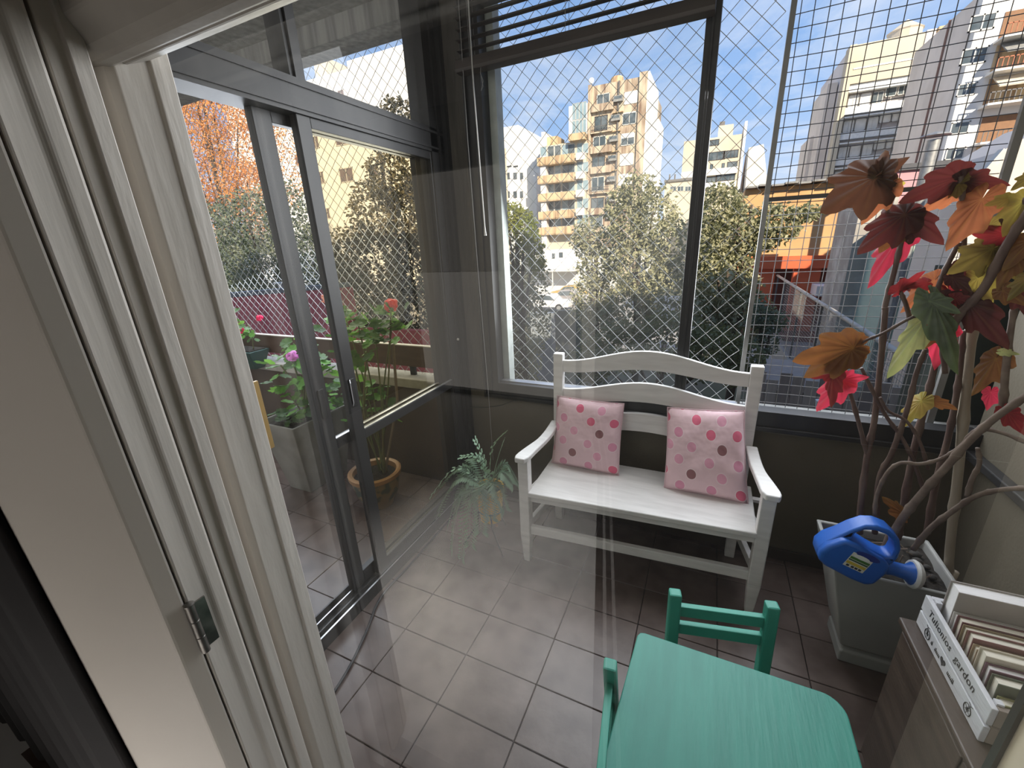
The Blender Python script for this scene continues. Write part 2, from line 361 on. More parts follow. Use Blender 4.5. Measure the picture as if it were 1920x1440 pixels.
# chrome hinge between casing and leaf
hg = thing('hinge', 'chrome butt hinge on the edge of the open white leaf', 'hinge', (-.785, .262, .905))
HZ = .905
m_hinge = mat('dull chrome hinge', (.30, .28, .26), (.16, .15, .14), rough=.32, metal=.85, scale=30)
def lq(t, o): return Vector((-.800 + (-1.045 + .800) * t / .253 - .0 * o, .2565 + (.193 - .2565) * t / .253 + o, 0))   # along the leaf face, o out of it
a_, b_ = lq(.001, .0012), lq(.034, .0012); a2, b2 = lq(.001, .0035), lq(.034, .0035)
MB().hexa([a_ + Vector((0, 0, HZ - .062)), b_ + Vector((0, 0, HZ - .062)), b2 + Vector((0, 0, HZ - .062)), a2 + Vector((0, 0, HZ - .062))],
          [a_ + Vector((0, 0, HZ + .055)), b_ + Vector((0, 0, HZ + .055)), b2 + Vector((0, 0, HZ + .055)), a2 + Vector((0, 0, HZ + .055))]).build('leaf_plate', m_hinge, hg, bevel=.0008)
MB().box(-.7845, -.7815, .2625, .288, HZ - .052, HZ + .05).build('frame_plate', m_hinge, hg, bevel=.0008)
MB().lathe((-.7795, .2615, HZ - .055), [(.007, 0), (.007, .035), (.0056, .036), (.007, .037), (.007, .072), (.0056, .073), (.007, .074), (.007, .108)], 12).build('knuckle', m_hinge, hg, smooth='auto')
MB().lathe((-.7795, .2615, HZ + .053), [(.0085, 0), (.0085, .003), (.004, .006)], 12).build('pin', m_hinge, hg, smooth='auto')
for dz in (-.035, .03):
    p = lq(.018, .0035); MB().sphere((p.x, p.y, HZ + dz), .0055, 10, 6, (1, .4, 1)).build('screw', m_hinge, hg, smooth=True)

# ------------------------------------------------------------------ sliding door to the terrace
d1 = struct('door_1', MB().box(XD - .085, XD + .022, .52, 2.0, 0, .048).box(XD - .085, XD - .078, .52, 2.0, .048, .072).box(XD - .048, XD - .042, .52, 2.0, .048, .070)
            .box(XD - .008, XD - .002, .52, 2.0, .048, .070).box(XD + .014, XD + .022, .52, 2.0, .048, .062), m_alu)
boxm(XD - .0475, XD - .0425, .53, 1.06, .070, .0712).build('track_edge', m_alu_edge, d1)
boxm(XD + .0145, XD + .0215, .53, 1.98, .062, .0628).build('track_edge', m_alu_edge, d1)
MB().box(XD - .085, XD + .02, .52, 2.0, 1.972, 2.076).box(XD - .085, XD + .026, .52, 2.0, 2.052, 2.062).box(XD - .085, XD + .026, .52, 2.0, 1.985, 1.993).build('head_rail', m_alu, d1)
MB().box(XD - .085, XD + .02, 1.895, 2.03, 0, 2.70).box(XD - .085, XD + .03, 1.95, 1.962, 0, 2.70).box(XD - .06, XD + .045, 2.0, 2.03, 0, 2.70).build('side_jamb', m_alu, d1)
MB().box(XD - .085, XD + .02, .50, .52, 0, 2.70).build('side_jamb', m_alu, d1)
MB().box(XD - .06, XD + .012, 1.145, 1.203, 2.076, 2.62).box(XD + .012, XD + .02, 1.16, 1.19, 2.076, 2.62).build('transom_mullion', m_alu, d1)
MB().box(XD - .085, XD + .02, .52, 1.9, 2.62, 2.70).build('transom_head', m_alu, d1)
g_door = glassmat('bronze door glass', (.80, .71, .51), refl=.008, edge=.06, dust=.006, dscale=2.5, dcol=(.62, .58, .54))
g_clear = glassmat('clear door glass', (.95, .95, .93), refl=.01, edge=.06, dust=.008, dscale=3)
g_dirty = glassmat('dirty transom glass', (.96, .95, .93), refl=.03, edge=.2, dust=.02, dscale=6, dstretch=(6, 6, .7))
def sash(x, ya, yb, wl, wr, glass):
    """one sliding leaf: stiles, rails, two panes; bottom rail just above the track"""
    z0, z1, zm0, zm1 = .066, 1.972, .762, .806
    a = boxm(x - .016, x + .016, ya, ya + wl, z0, z1).build('stile', m_alu, d1, bevel=.002)
    boxm(x - .016, x + .016, yb - wr, yb, z0, z1).build('stile', m_alu, d1, bevel=.002)
    boxm(x - .015, x + .015, ya + wl, yb - wr, z0, .128).build('bottom_rail', m_alu, d1, bevel=.002)
    boxm(x - .015, x + .015, ya + wl, yb - wr, 1.938, z1).build('top_rail', m_alu, d1, bevel=.002)
    boxm(x - .015, x + .015, ya + wl, yb - wr, zm0, zm1).build('middle_rail', m_alu, d1, bevel=.002)
    boxm(x + .004, x + .0155, ya + wl, yb - wr, zm1, zm1 + .004).build('glazing_bead', m_alu_edge, d1)
    for za, zb in ((.128, zm0), (zm1, 1.938)):
        MB().add([(x, ya + wl, za), (x, yb - wr, za), (x, yb - wr, zb), (x, ya + wl, zb)], [(0, 1, 2, 3)]).build('pane', glass, d1)
    return a
s1 = sash(XD - .045, 1.01, 1.86, .066, .042, g_clear)
s2 = sash(XD - .004, 1.138, 1.90, .056, .012, g_door)
def handle(x, y, z, st):
    h = MB().box(x, x + .006, y - .013, y + .013, z - .06, z + .06).build('handle', m_dark, st, bevel=.005, seg=3)
handle(XD - .045 + .016, 1.045, .975, s1); handle(XD - .004 + .016, 1.166, .985, s2)
MB().tube([(XD + .018, 1.150, .93), (XD + .024, 1.150, .945), (XD + .024, 1.150, 1.03), (XD + .018, 1.154, 1.042)], .0022, 6).build('pull_edge', m_alu_edge, s2)
for ya, yb in ((.52, 1.145), (1.203, 1.895)):
    MB().add([(XD - .03, ya, 2.076), (XD - .03, yb, 2.076), (XD - .03, yb, 2.62), (XD - .03, ya, 2.62)], [(0, 1, 2, 3)]).build('transom_pane', g_dirty, d1)
MB().sphere((XD + .032, 1.956, 1.03), .008, 10, 6).build('screw_cap', m_white, d1, smooth=True)

# ------------------------------------------------------------------ back window
w1 = struct('window_1', MB().box(-1.13, -1.04, 1.985, 2.06, .705, 2.60), m_alu)
MB().box(-1.13, -1.118, 1.97, 1.99, .69, 2.60).box(-1.085, -1.078, 1.975, 1.99, .72, 2.60).build('frame_bead', m_alu, w1)
MB().box(-1.04, XR, 1.985, 2.06, .705, .782).box(-1.13, XR, 1.972, 1.99, .692, .712).build('sill_rail', m_alu, w1, bevel=.002)
boxm(-1.04, .17, 2.02, 2.062, .7825, .787).build('sill_edge', m_alu_edge, w1)
MB().box(-.105, -.055, 1.99, 2.05, .782, 2.60).box(-.085, -.075, 1.98, 1.99, .782, 2.60).build('mullion', m_alu, w1, bevel=.002)
MB().box(-1.04, XR, 1.985, 2.06, 2.54, 2.60).build('head', m_alu, w1)
g_back = glassmat('dusty back window glass', (.985, .99, .98), refl=.03, edge=.3, dust=.02, dscale=2)
MB().add([(-1.04, 2.045, .785), (-.105, 2.045, .785), (-.105, 2.045, 2.54), (-1.04, 2.045, 2.54)], [(0, 1, 2, 3)]).build('pane', g_back, w1)
struct('trim_6', boxm(-1.043, -1.003, 2.062, 2.13, .74, 2.60), mat('pale reveal paint', (.62, .66, .62), (.5, .53, .5), rough=.7, scale=12, bump=.2))
struct('trim_7', boxm(-1.003, XR + .1, 2.075, 2.16, .70, .755), m_conc)
for dx, dz in ((-1.145, 1.0), (-1.142, .955)):
    MB().sphere((dx, YB - .003, dz), .008, 8, 5, (.8, .4, 1.2)).build('trim_8' if dz == 1.0 else 'trim_9', m_white, None, kind='structure', smooth=True)

# own building around the balcony: floors above, to the right, below (gives the courtyard its shade)
G0_ = -4.2
m_ownb = mat('own building render', (.42, .39, .35), rough=.9)
struct('wall_exterior_upper', boxm(-9, 30, -12, 2.13, 2.86, 7.2), m_ownb)
struct('wall_exterior_lower', boxm(-9, 30, -12, 2.03, -4.0, -.15), m_ownb)
struct('wall_exterior_right', boxm(2.25, 30, -12, 2.10, -.15, 2.86), m_ownb)
struct('wall_exterior_left', boxm(-9, -4.2, -12, 2.03, -.15, 2.86), m_ownb)
struct('wall_exterior_rear', boxm(-4.2, 2.25, -12, -3.6, -.15, 2.86), m_ownb)
struct('shade_block_side', boxm(12, 30, 2.2, 20, G0_, 7.0), m_ownb)  # added unseen block, sized to shade the pink and green houses
# terrace: parapet, ledge, rail, beam
struct('wall_terrace', boxm(-4.2, XD - .09, 2.05, 2.16, -.3, .66), mat('brown parapet paint', (.085, .06, .045), (.11, .08, .06), rough=.8, scale=6))
struct('trim_10', boxm(-4.2, XD - .09, 2.03, 2.19, .66, .725), mat('pale ledge cement', (.52, .49, .44), (.42, .39, .35), rough=.9, scale=20), bevel=.006)
struct('beam_terrace', boxm(-4.2, XD - .09, 2.05, 2.22, 2.595, 2.70), mat('streaked beam concrete', (.40, .39, .37), (.25, .245, .24), rough=.9, scale=5, stretch=(6, 6, .6), bump=.3))
rail = thing('terrace_rail', 'brown board rail with pale top edge along the terrace', 'railing', (-2.8, 2.10, .725))
boxm(-4.19, XD - .10, 2.085, 2.11, .792, .932).build('board', mat('brown rail paint', (.10, .058, .042), (.13, .08, .06), rough=.5, scale=5, stretch=(.6, 4, 4)), rail, bevel=.003)
boxm(-4.19, XD - .10, 2.08, 2.115, .932, .938).build('top_edge', m_white, rail)
for x in (-1.75, -2.55, -3.4):
    boxm(x - .02, x + .02, 2.112, 2.132, .725, .93).build('post', m_alu, rail)

# ------------------------------------------------------------------ white bench
bench = thing('bench', 'white painted wooden bench with curved back slats under the window', 'bench', (-.22, 1.76, 0))
def post(mb, b, t, w, d, k=1.0):          # square post from b to t, foot scaled by k
    b, t = Vector(b), Vector(t)
    def ring(c, s): return [c + Vector((sx * w / 2 * s, sy * d / 2 * s, 0)) for sx, sy in ((-1, -1), (1, -1), (1, 1), (-1, 1))]
    return mb.hexa(ring(b, k), ring(t, 1))
FL, FR, BL, BR = (-.706, 1.562), (.287, 1.632), (-.665, 1.945), (.222, 1.965)
for (x, y), n in ((FL, 0), (FR, 1)):
    mb = MB(); post(mb, (x, y, 0), (x, y, .16), .05, .05, .62); post(mb, (x, y, .16), (x, y, .592), .05, .05)
    mb.build('leg', m_bench, bench, bevel=.004)
for (x, y), n in ((BL, 0), (BR, 1)):
    mb = MB(); post(mb, (x, y, 0), (x, y, .40), .05, .04, .85); post(mb, (x, y, .40), (x, y + .012, .992), .05, .04)
    mb.build('leg', m_bench, bench, bevel=.004)
def hump(u): return math.cos(max(-1, min(1, u)) * PI) * .5 + .5
def slat(z0, z1, amp0, amp1, y):
    """a back slat with a bowed upper and lower edge"""
    xs = [BL[0] + .025 + (BR[0] - BL[0] - .05) * i / 24 for i in range(25)]
    up = [(x, z1 + amp1 * hump((i / 24 - .5) * 2.0)) for i, x in enumerate(xs)]
    dn = [(x, z0 + amp0 * hump((i / 24 - .5) * 2.0)) for i, x in enumerate(xs)]
    mb = MB(); n = len(xs); vs = []
    for (x, za), (_, zb) in zip(dn, up):
        yy = y + (x - BL[0]) / (BR[0] - BL[0]) * .02
        vs += [(x, yy - .011, za), (x, yy + .011, za), (x, yy + .011, zb), (x, yy - .011, zb)]
    fs = [(3, 2, 1, 0), tuple((n - 1) * 4 + k for k in range(4))]
    for i in range(n - 1):
        a = i * 4
        for k in range(4): fs.append((a + k, a + (k + 1) % 4, a + 4 + (k + 1) % 4, a + 4 + k))
    mb.add(vs, fs); mb.build('back_slat', m_bench, bench, bevel=.003)
slat(.896, .958, .042, .072, 1.952); slat(.738, .806, .036, .066, 1.952); slat(.578, .655, .04, .06, 1.952)
seat = MB().hexa([(-.735, 1.535, .385), (.318, 1.600, .385), (.25, 1.945, .385), (-.69, 1.925, .385)], [(-.735, 1.535, .413), (.318, 1.600, .413), (.25, 1.945, .413), (-.69, 1.925, .413)])
seat = MB().hexa([(-.688, 1.538, .388), (.268, 1.604, .388), (.268, 1.962, .388), (-.69, 1.942, .388)], [(-.688, 1.538, .414), (.268, 1.604, .414), (.268, 1.962, .414), (-.69, 1.942, .414)])
seat.build('seat', m_bench, bench, bevel=.006, seg=3)
MB().beam((-.683, 1.566, .372), (.264, 1.632, .372), .02, .034).build('apron', m_bench, bench, bevel=.002)
MB().beam((-.683, 1.566, .19), (.264, 1.632, .19), .024, .046).build('stretcher', m_bench, bench, bevel=.003)
MB().beam((FL[0], FL[1] + .02, .20), (BL[0], BL[1] - .02, .20), .022, .042).build('stretcher', m_bench, bench, bevel=.003)
MB().beam((FR[0], FR[1] + .02, .20), (BR[0], BR[1] - .02, .20), .022, .042).build('stretcher', m_bench, bench, bevel=.003)
MB().beam((FL[0], FL[1] + .02, .37), (BL[0], BL[1] - .02, .37), .022, .04).build('side_rail', m_bench, bench, bevel=.003)
MB().beam((FR[0], FR[1] + .02, .37), (BR[0], BR[1] - .02, .37), .022, .04).build('side_rail', m_bench, bench, bevel=.003)
MB().box(.268, .335, 1.86, 1.885, .392, .408).build('seat_end', m_bench, bench, bevel=.002)
def arm(fx, fy, bx, by):
    """an arm rest: wide rounded front, dips down then rises to the back post"""
    n = 16; mb = MB(); vs = []
    for i in range(n + 1):
        t = i / n; y = fy - .05 + (by - .02 - fy + .05) * t; x = fx + (bx - fx) * t
        z = .606 - .012 * math.sin(t * PI) + .022 * t * t * t + (.006 * math.sin(t * 2 * PI))
        w = .036 - .012 * min(1, t * 1.8)
        if i == 0: w *= .62
        if i == 1: w *= .92
        vs += [(x - w, y, z - .026), (x + w, y, z - .026), (x + w, y, z), (x - w, y, z)]
    fs = [(3, 2, 1, 0), tuple(n * 4 + k for k in range(4))]
    for i in range(n):
        a = i * 4
        for k in range(4): fs.append((a + k, a + (k + 1) % 4, a + 4 + (k + 1) % 4, a + 4 + k))
    mb.add(vs, fs).build('arm_rest', m_bench, bench, bevel=.006, seg=3)
arm(FL[0] - .004, FL[1], BL[0] - .01, BL[1]); arm(FR[0] + .006, FR[1], BR[0] + .02, BR[1])

# ------------------------------------------------------------------ cushions with printed dots
def dotmat():
    m, n, l = nodes_of('pink dotted cotton')
    p = n.new('ShaderNodeBsdfPrincipled'); p.inputs['Roughness'].default_value = .85; p.inputs['Sheen Weight'].default_value = .2
    o = n.new('ShaderNodeOutputMaterial'); l.new(p.outputs[0], o.inputs[0])
    def M(op, a, b=None):
        x = n.new('ShaderNodeMath'); x.operation = op
        for i, s in enumerate((a, b)):
            if s is None: continue
            if isinstance(s, (int, float)): x.inputs[i].default_value = s
            else: l.new(s, x.inputs[i])
        return x.outputs[0]
    uv = n.new('ShaderNodeTexCoord'); sp = n.new('ShaderNodeSeparateXYZ'); l.new(uv.outputs['UV'], sp.inputs[0])
    u = M('MULTIPLY', sp.outputs[0], 2.7); v = M('MULTIPLY', sp.outputs[1], 6.2)
    row = M('FLOOR', v); odd = M('MODULO', row, 2.0)
    u2 = M('ADD', u, M('MULTIPLY', odd, .5)); cell = M('FLOOR', u2)
    wv = n.new('ShaderNodeTexWhiteNoise'); wv.noise_dimensions = '2D'; cb = n.new('ShaderNodeCombineXYZ'); l.new(cell, cb.inputs[0]); l.new(row, cb.inputs[1]); l.new(cb.outputs[0], wv.inputs[0])
    sj = n.new('ShaderNodeSeparateColor'); l.new(wv.outputs['Color'], sj.inputs[0])
    fu = M('SUBTRACT', M('FRACT', u2), M('ADD', .38, M('MULTIPLY', sj.outputs[1], .24))); fv = M('SUBTRACT', M('FRACT', v), .5)
    du = M('DIVIDE', fu, 2.7); dv = M('DIVIDE', fv, 6.2)
    d = M('SQRT', M('ADD', M('MULTIPLY', du, du), M('MULTIPLY', dv, dv)))
    inside = M('LESS_THAN', d, .060); ring = M('LESS_THAN', d, .070)
    rc = n.new('ShaderNodeValToRGB'); rc.color_ramp.interpolation = 'CONSTANT'; l.new(wv.outputs['Value'], rc.inputs[0])
    el = rc.color_ramp.elements; el[0].color = (.78, .16, .26, 1); el[1].position = .36; el[1].color = (.80, .38, .50, 1)
    x = el.new(.62); x.color = (.30, .13, .14, 1); x = el.new(.82); x.color = (.72, .30, .42, 1)
    base = n.new('ShaderNodeRGB'); base.outputs[0].default_value = (.80, .56, .60, 1)
    m1 = n.new('ShaderNodeMix'); m1.data_type = 'RGBA'; l.new(ring, m1.inputs['Factor']); l.new(base.outputs[0], m1.inputs['A']); m1.inputs['B'].default_value = (.85, .66, .68, 1)
    m2 = n.new('ShaderNodeMix'); m2.data_type = 'RGBA'; l.new(inside, m2.inputs['Factor']); l.new(m1.outputs['Result'], m2.inputs['A']); l.new(rc.outputs[0], m2.inputs['B'])
    l.new(m2.outputs['Result'], p.inputs['Base Color'])
    nb = n.new('ShaderNodeTexNoise'); nb.inputs['Scale'].default_value = 5; l.new(uv.outputs['UV'], nb.inputs['Vector']); b = n.new('ShaderNodeBump'); b.inputs['Strength'].default_value = .35; b.inputs['Distance'].default_value = .03
    l.new(nb.outputs['Fac'], b.inputs['Height']); l.new(b.outputs[0], p.inputs['Normal'])
    return m
m_dots = dotmat()
def cushion(label, corners, thick, seed, group):
    """corners: bottom-left, bottom-right, top-right, top-left of the front face"""
    rnd = random.Random(seed); N = 20
    bl, br, tr, tl = [Vector(c) for c in corners]
    nrm = (br - bl).cross(tl - bl).normalized()
    c0 = (bl + br + tr + tl) / 4; c0.z = min(bl.z, br.z)
    verts, uvs, faces = [], [], []
    def P(u, v, side):
        p = bl * (1 - u) * (1 - v) + br * u * (1 - v) + tr * u * v + tl * (1 - u) * v
        a, b = 1 - abs(2 * u - 1) ** 2.6, 1 - abs(2 * v - 1) ** 2.6
        h = thick * .5 * (max(a, 0) * max(b, 0)) ** .45
        cu, cv = (u - .5) * 2, (v - .5) * 2
        pinch = .035                                     # sides drawn in between the ears
        q = p - (br - bl) * .5 * cu * pinch * (1 - cv * cv) - (tl - bl) * .5 * cv * pinch * (1 - cu * cu)
        w = .006 * (mnoise.noise(Vector((u * 4 + seed, v * 4, side))) + .5 * mnoise.noise(Vector((u * 9, v * 9 + seed, side))))
        edge = max(abs(cu), abs(cv)); w += .004 * math.sin((u * 30 if abs(cv) > abs(cu) else v * 30) + seed) * max(0, edge - .75) * 3 * (1 - max(0, edge - .96) * 20 if edge > .96 else 1)
        return q + nrm * (side * h + w * (1 if h > .001 else .3))
    for side in (1, -1):
        for j in range(N + 1):
            for i in range(N + 1):
                verts.append(P(i / N, j / N, side)); uvs.append((i / N, j / N))
    K = (N + 1) * (N + 1)
    for s0 in (0, K):
        for j in range(N):
            for i in range(N):
                a = s0 + j * (N + 1) + i; faces.append((a, a + 1, a + N + 2, a + N + 1) if s0 == 0 else (a + N + 1, a + N + 2, a + 1, a))
    me = bpy.data.meshes.new('cushion'); base = Vector((c0.x, c0.y, c0.z))
    me.from_pydata([tuple(v - base) for v in verts], [], faces)
    ul = me.uv_layers.new()
    for lp in me.loops: ul.data[lp.index].uv = uvs[lp.vertex_index]
    bm = bmesh.new(); bm.from_mesh(me); bmesh.ops.remove_doubles(bm, verts=bm.verts, dist=.0008); bm.to_mesh(me); bm.free()
    for p in me.polygons: p.use_smooth = True
    me.materials.append(m_dots)
    o = bpy.data.objects.new('cushion', me); COL.objects.link(o); o.location = base
    tag(o, label, 'cushion', group)
    # piped seam
    rim = [P(i / 12, 0, 0) for i in range(13)] + [P(1, i / 12, 0) for i in range(1, 13)] + [P(1 - i / 12, 1, 0) for i in range(1, 13)] + [P(0, 1 - i / 12, 0) for i in range(1, 13)]
    mb = MB().tube([p - base for p in rim], .003, 5, cap=False)
    sm = mb.build('seam', mat('pink seam', (.72, .50, .54), rough=.9), o, smooth=True, local=True)
    return o
cushion('pink dotted square cushion at the left end of the white bench', [(-.672, 1.845, .412), (-.318, 1.838, .412), (-.322, 1.925, .768), (-.665, 1.925, .770)], .10, 3, 'pink dotted cushions on the bench')
cushion('larger pink dotted cushion slumped at the right end of the bench', [(-.10, 1.810, .412), (.247, 1.805, .412), (.192, 1.925, .800), (-.122, 1.925, .775)], .11, 11, 'pink dotted cushions on the bench')

# ------------------------------------------------------------------ children's table and chairs
tb = thing('table', 'low teal painted wooden table with rounded corners', 'table', (.145, .705, 0))
def rrect(x0, x1, y0, y1, r, n=6):
    out = []
    for cx, cy, a0 in ((x1 - r, y1 - r, 0), (x0 + r, y1 - r, PI / 2), (x0 + r, y0 + r, PI), (x1 - r, y0 + r, 1.5 * PI)):
        out += [(cx + r * math.cos(a0 + PI / 2 * i / n), cy + r * math.sin(a0 + PI / 2 * i / n)) for i in range(n + 1)]
    return out
tpoly = [(.335 + .043 * math.cos(a), .868 + .047 * math.sin(a)) for a in [PI / 2 * i / 8 for i in range(9)]] + [(-.068, .9155), (-.08, .912), (-.086, .90), (-.108, .53), (-.09, .51), (.36, .51), (.378, .53)]
MB().prism(tpoly, lambda p, d: (p[0], p[1], d), .482, .50).build('tabletop', m_teal, tb, bevel=.003)
for x, y in ((-.055, .87), (.33, .87), (-.07, .56), (.33, .56)):
    boxm(x - .018, x + .018, y - .018, y + .018, 0, .4825).build('leg', m_teal2, tb, bevel=.003)
for a, b in (((-.055, .87), (.33, .87)), ((-.07, .56), (.33, .56)), ((-.055, .87), (-.07, .56)), ((.33, .87), (.33, .56))):
    MB().beam((a[0], a[1], .452), (b[0], b[1], .452), .016, .06).build('apron', m_teal2, tb)
def kid_chair(label, loc, rz):
    """local: seat faces -y, back posts at y=+.11"""
    c = thing('chair', label, 'chair', loc, 'teal chairs at the low table', rz)
    for x in (-.128, .128):
        mb = MB(); mb.hexa([(x - .016, .085, 0), (x + .016, .085, 0), (x + .016, .115, 0), (x - .016, .115, 0)], [(x - .017, .095, .30), (x + .017, .095, .30), (x + .017, .127, .30), (x - .017, .127, .30)])
        mb.hexa([(x - .017, .095, .30), (x + .017, .095, .30), (x + .017, .127, .30), (x - .017, .127, .30)], [(x - .017, .112, .55), (x + .017, .112, .55), (x + .017, .144, .55), (x - .017, .144, .55)])
        mb.build('leg', m_teal2, c, bevel=.005, local=True)
        boxm(x - .015, x + .015, -.125, -.095, 0, .272).build('leg', m_teal2, c, bevel=.003, local=True)
        MB().beam((x, .10, .12), (x, -.11, .12), .014, .022).build('stretcher', m_teal2, c, local=True)
    boxm(-.15, .15, -.14, .125, .272, .288).build('seat', m_teal, c, bevel=.004, local=True)
    for z in (.488, .425):
        MB().hexa([(-.112, .118 - (.488 - z) * .06, z - .018), (.112, .118 - (.488 - z) * .06, z - .018), (.112, .136 - (.488 - z) * .06, z - .018), (-.112, .136 - (.488 - z) * .06, z - .018)],
                  [(-.112, .118 - (.488 - z) * .06, z + .018), (.112, .118 - (.488 - z) * .06, z + .018), (.112, .136 - (.488 - z) * .06, z + .018), (-.112, .136 - (.488 - z) * .06, z + .018)]).build('back_rail', m_teal2, c, bevel=.002, local=True)
    return c
kid_chair('teal child chair seen from the front at the far side of the table', (.150, .945, 0), math.radians(12.5))
kid_chair('teal child chair with only one back post showing left of the table', (.012, .640, 0), math.radians(97))

# ------------------------------------------------------------------ brown cabinet, crate and books at the right
cab = thing('cabinet', 'low brown wooden cabinet with scuffed edges by the right wall', 'cabinet', (.76, .86, 0))
m_cab = mat('worn brown wood', (.050, .034, .025), (.085, .060, .045), rough=.5, scale=5, stretch=(2, .7, 6), bump=.15, bscale=30)
boxm(.556, XR - .002, .53, 1.172, .03, .533).build('carcass', m_cab, cab, bevel=.003)
boxm(.545, XR - .002, .52, 1.18, .533, .55).build('top', m_cab, cab, bevel=.004)
for y in (.60, 1.10):
    boxm(.58, .62, y - .02, y + .02, 0, .03).build('foot', m_dark, cab)
MB().box(.551, .556, .545, .845, .06, .52).box(.551, .556, .853, 1.16, .06, .52).build('door', m_cab, cab, bevel=.002)

crate = thing('crate', 'white slatted wooden crate with lettering and bicycle drawings holding books', 'crate', (.70, 1.03, .55))
m_crate = mat('whitewashed wood', (.62, .63, .66), (.52, .52, .55), rough=.6, scale=6, stretch=(5, .8, 6), bump=.15)
m_crate_end = mat('raw crate end wood', (.30, .25, .21), (.24, .20, .17), rough=.8, scale=8)
CX0, CX1, CY0, CY1 = .577, .80, .875, 1.172
for z0, z1 in ((.552, .594), (.600, .644)):
    boxm(CX0, CX0 + .010, CY0, CY1, z0, z1).build('plank', m_crate, crate, bevel=.0015)
    boxm(CX1 - .01, CX1, CY0, CY1, z0, z1).build('plank', m_crate, crate, bevel=.0015)
    boxm(CX0 + .0105, CX1 - .0105, CY0 + .0005, CY0 + .012, z0, z1).build('end_plank', m_crate_end, crate, bevel=.0015)
    boxm(CX0 + .0105, CX1 - .0105, CY1 - .012, CY1 - .0005, z0, z1).build('end_plank', m_crate, crate, bevel=.0015)
boxm(CX0 + .0105, CX1 - .0105, CY0 + .0125, CY1 - .0125, .5505, .558).build('bottom', m_crate_end, crate)
for y in (CY0 + .018, CY1 - .022):
    boxm(CX0 + .0105, CX0 + .022, y - .006, y + .006, .56, .648).build('corner_batten', m_crate, crate)
m_ink = mat('black ink', (.02, .02, .025), rough=.7)
def lettering(text, y, z, size, parent, shear=.2):
    cu = bpy.data.curves.new('lettering', 'FONT'); cu.body = text; cu.size = size; cu.shear = shear; cu.extrude = .0002; cu.space_character = 1.08
    t = bpy.data.objects.new('lettering_curve', cu); COL.objects.link(t)
    me = bpy.data.meshes.new_from_object(t.evaluated_get(bpy.context.evaluated_depsgraph_get())); bpy.data.objects.remove(t)
    me.materials.clear(); me.materials.append(m_ink)
    o = bpy.data.objects.new('lettering', me); COL.objects.link(o); o.parent = parent; o['kind'] = 'stuff'
    org = ORG[parent.name]
    o.matrix_local = Matrix(((0, 0, -1, CX0 - .0006 - org.x), (-1, 0, 0, y - org.y), (0, 1, 0, z - org.z), (0, 0, 0, 1)))
    return o
lettering('Tulionios  gardon', 1.137, .6145, .027, crate)
def ink(pts, r=.0008):                     # a pen stroke on the crate front, (y, z) pairs
    return MB().tube([(CX0 - .0004, y, z) for y, z in pts], r, 4)
def circ(cy, cz, r, n=14): return [(cy + r * math.cos(2 * PI * i / n), cz + r * math.sin(2 * PI * i / n)) for i in range(n + 1)]
for cy, sgn in ((1.115, 1), (.925, -1)):
    mb = ink(circ(cy, .572, .0125), .001)
    mb.add(*(lambda t: (t.v, t.f))(ink(circ(cy, .572, .004, 8), .0007)))
    mb.add(*(lambda t: (t.v, t.f))(ink([(cy, .572), (cy + .006 * sgn, .588), (cy + .012 * sgn, .590)])))
    mb.add(*(lambda t: (t.v, t.f))(ink([(cy + .006 * sgn, .588), (cy - .002 * sgn, .591)])))
    for a in (.5, 1.6, 2.6): mb.add(*(lambda t: (t.v, t.f))(ink([(cy + .011 * math.cos(a), .572 + .011 * math.sin(a)), (cy - .011 * math.cos(a), .572 - .011 * math.sin(a))], .0004)))
    mb.build('bicycle_drawing', m_ink, crate)
def script_squiggle(y0, n, seed):
    rnd = random.Random(seed); p = []
    for i in range(n):
        y = y0 - i * .0042; p += [(y, .566), (y - .001, .574 + rnd.choice((0, 0, .004))), (y - .0025, .566)]
    return ink(p, .00042)
mb = script_squiggle(1.074, 6, 1); mb.add(*(lambda t: (t.v, t.f))(script_squiggle(1.012, 7, 2))); mb.add(*(lambda t: (t.v, t.f))(script_squiggle(1.093, 2, 3))); mb.build('small_script', m_ink, crate, kind='stuff')
hp = []
for i in range(24):
    t = 2 * PI * i / 24; hp.append((1.036 - .0007 * 16 * math.sin(t) ** 3, .5735 + .0007 * (13 * math.cos(t) - 5 * math.cos(2 * t) - 2 * math.cos(3 * t) - math.cos(4 * t))))
MB().prism(hp, lambda p, d: (d, p[0], p[1]), CX0 - .0006, CX0 + .0002).build('heart', m_ink, crate)
m_page = mat('book pages', (.80, .76, .66), (.68, .64, .55), rough=.9, scale=10, stretch=(2, 60, 2))
m_pagew = mat('white book pages', (.88, .87, .88), (.78, .77, .78), rough=.9, scale=10, stretch=(2, 60, 60))
def book(label, y0, y1, x0, x1, z1, cover, pages=None, lean=0.0):
    """a closed book standing in the crate: two covers, spine at the right, page block"""
    b = thing('book', label, 'book', ((x0 + x1) / 2, (y0 + y1) / 2, .559), 'books in the white crate')
    t = .0022; z0 = .5595
    def H(xa, xb, ya, yb, za, zb):
        o = lambda z: lean * (z - z0)
        return MB().hexa([(xa, ya + o(za), za), (xb, ya + o(za), za), (xb, yb + o(za), za), (xa, yb + o(za), za)], [(xa, ya + o(zb), zb), (xb, ya + o(zb), zb), (xb, yb + o(zb), zb), (xa, yb + o(zb), zb)])
    H(x0, x1, y0, y0 + t, z0, z1).build('cover', cover, b); H(x0, x1, y1 - t, y1, z0, z1).build('cover', cover, b)
    H(x1 - t, x1, y0 + t, y1 - t, z0, z1).build('spine', cover, b)
    H(x0 + .004, x1 - t, y0 + t, y1 - t, z0 + .002, z1 - .004).build('page_block', pages or m_page, b)
    return b
cv = lambda n, c: mat('book cover ' + n, c, rough=.5, scale=20)
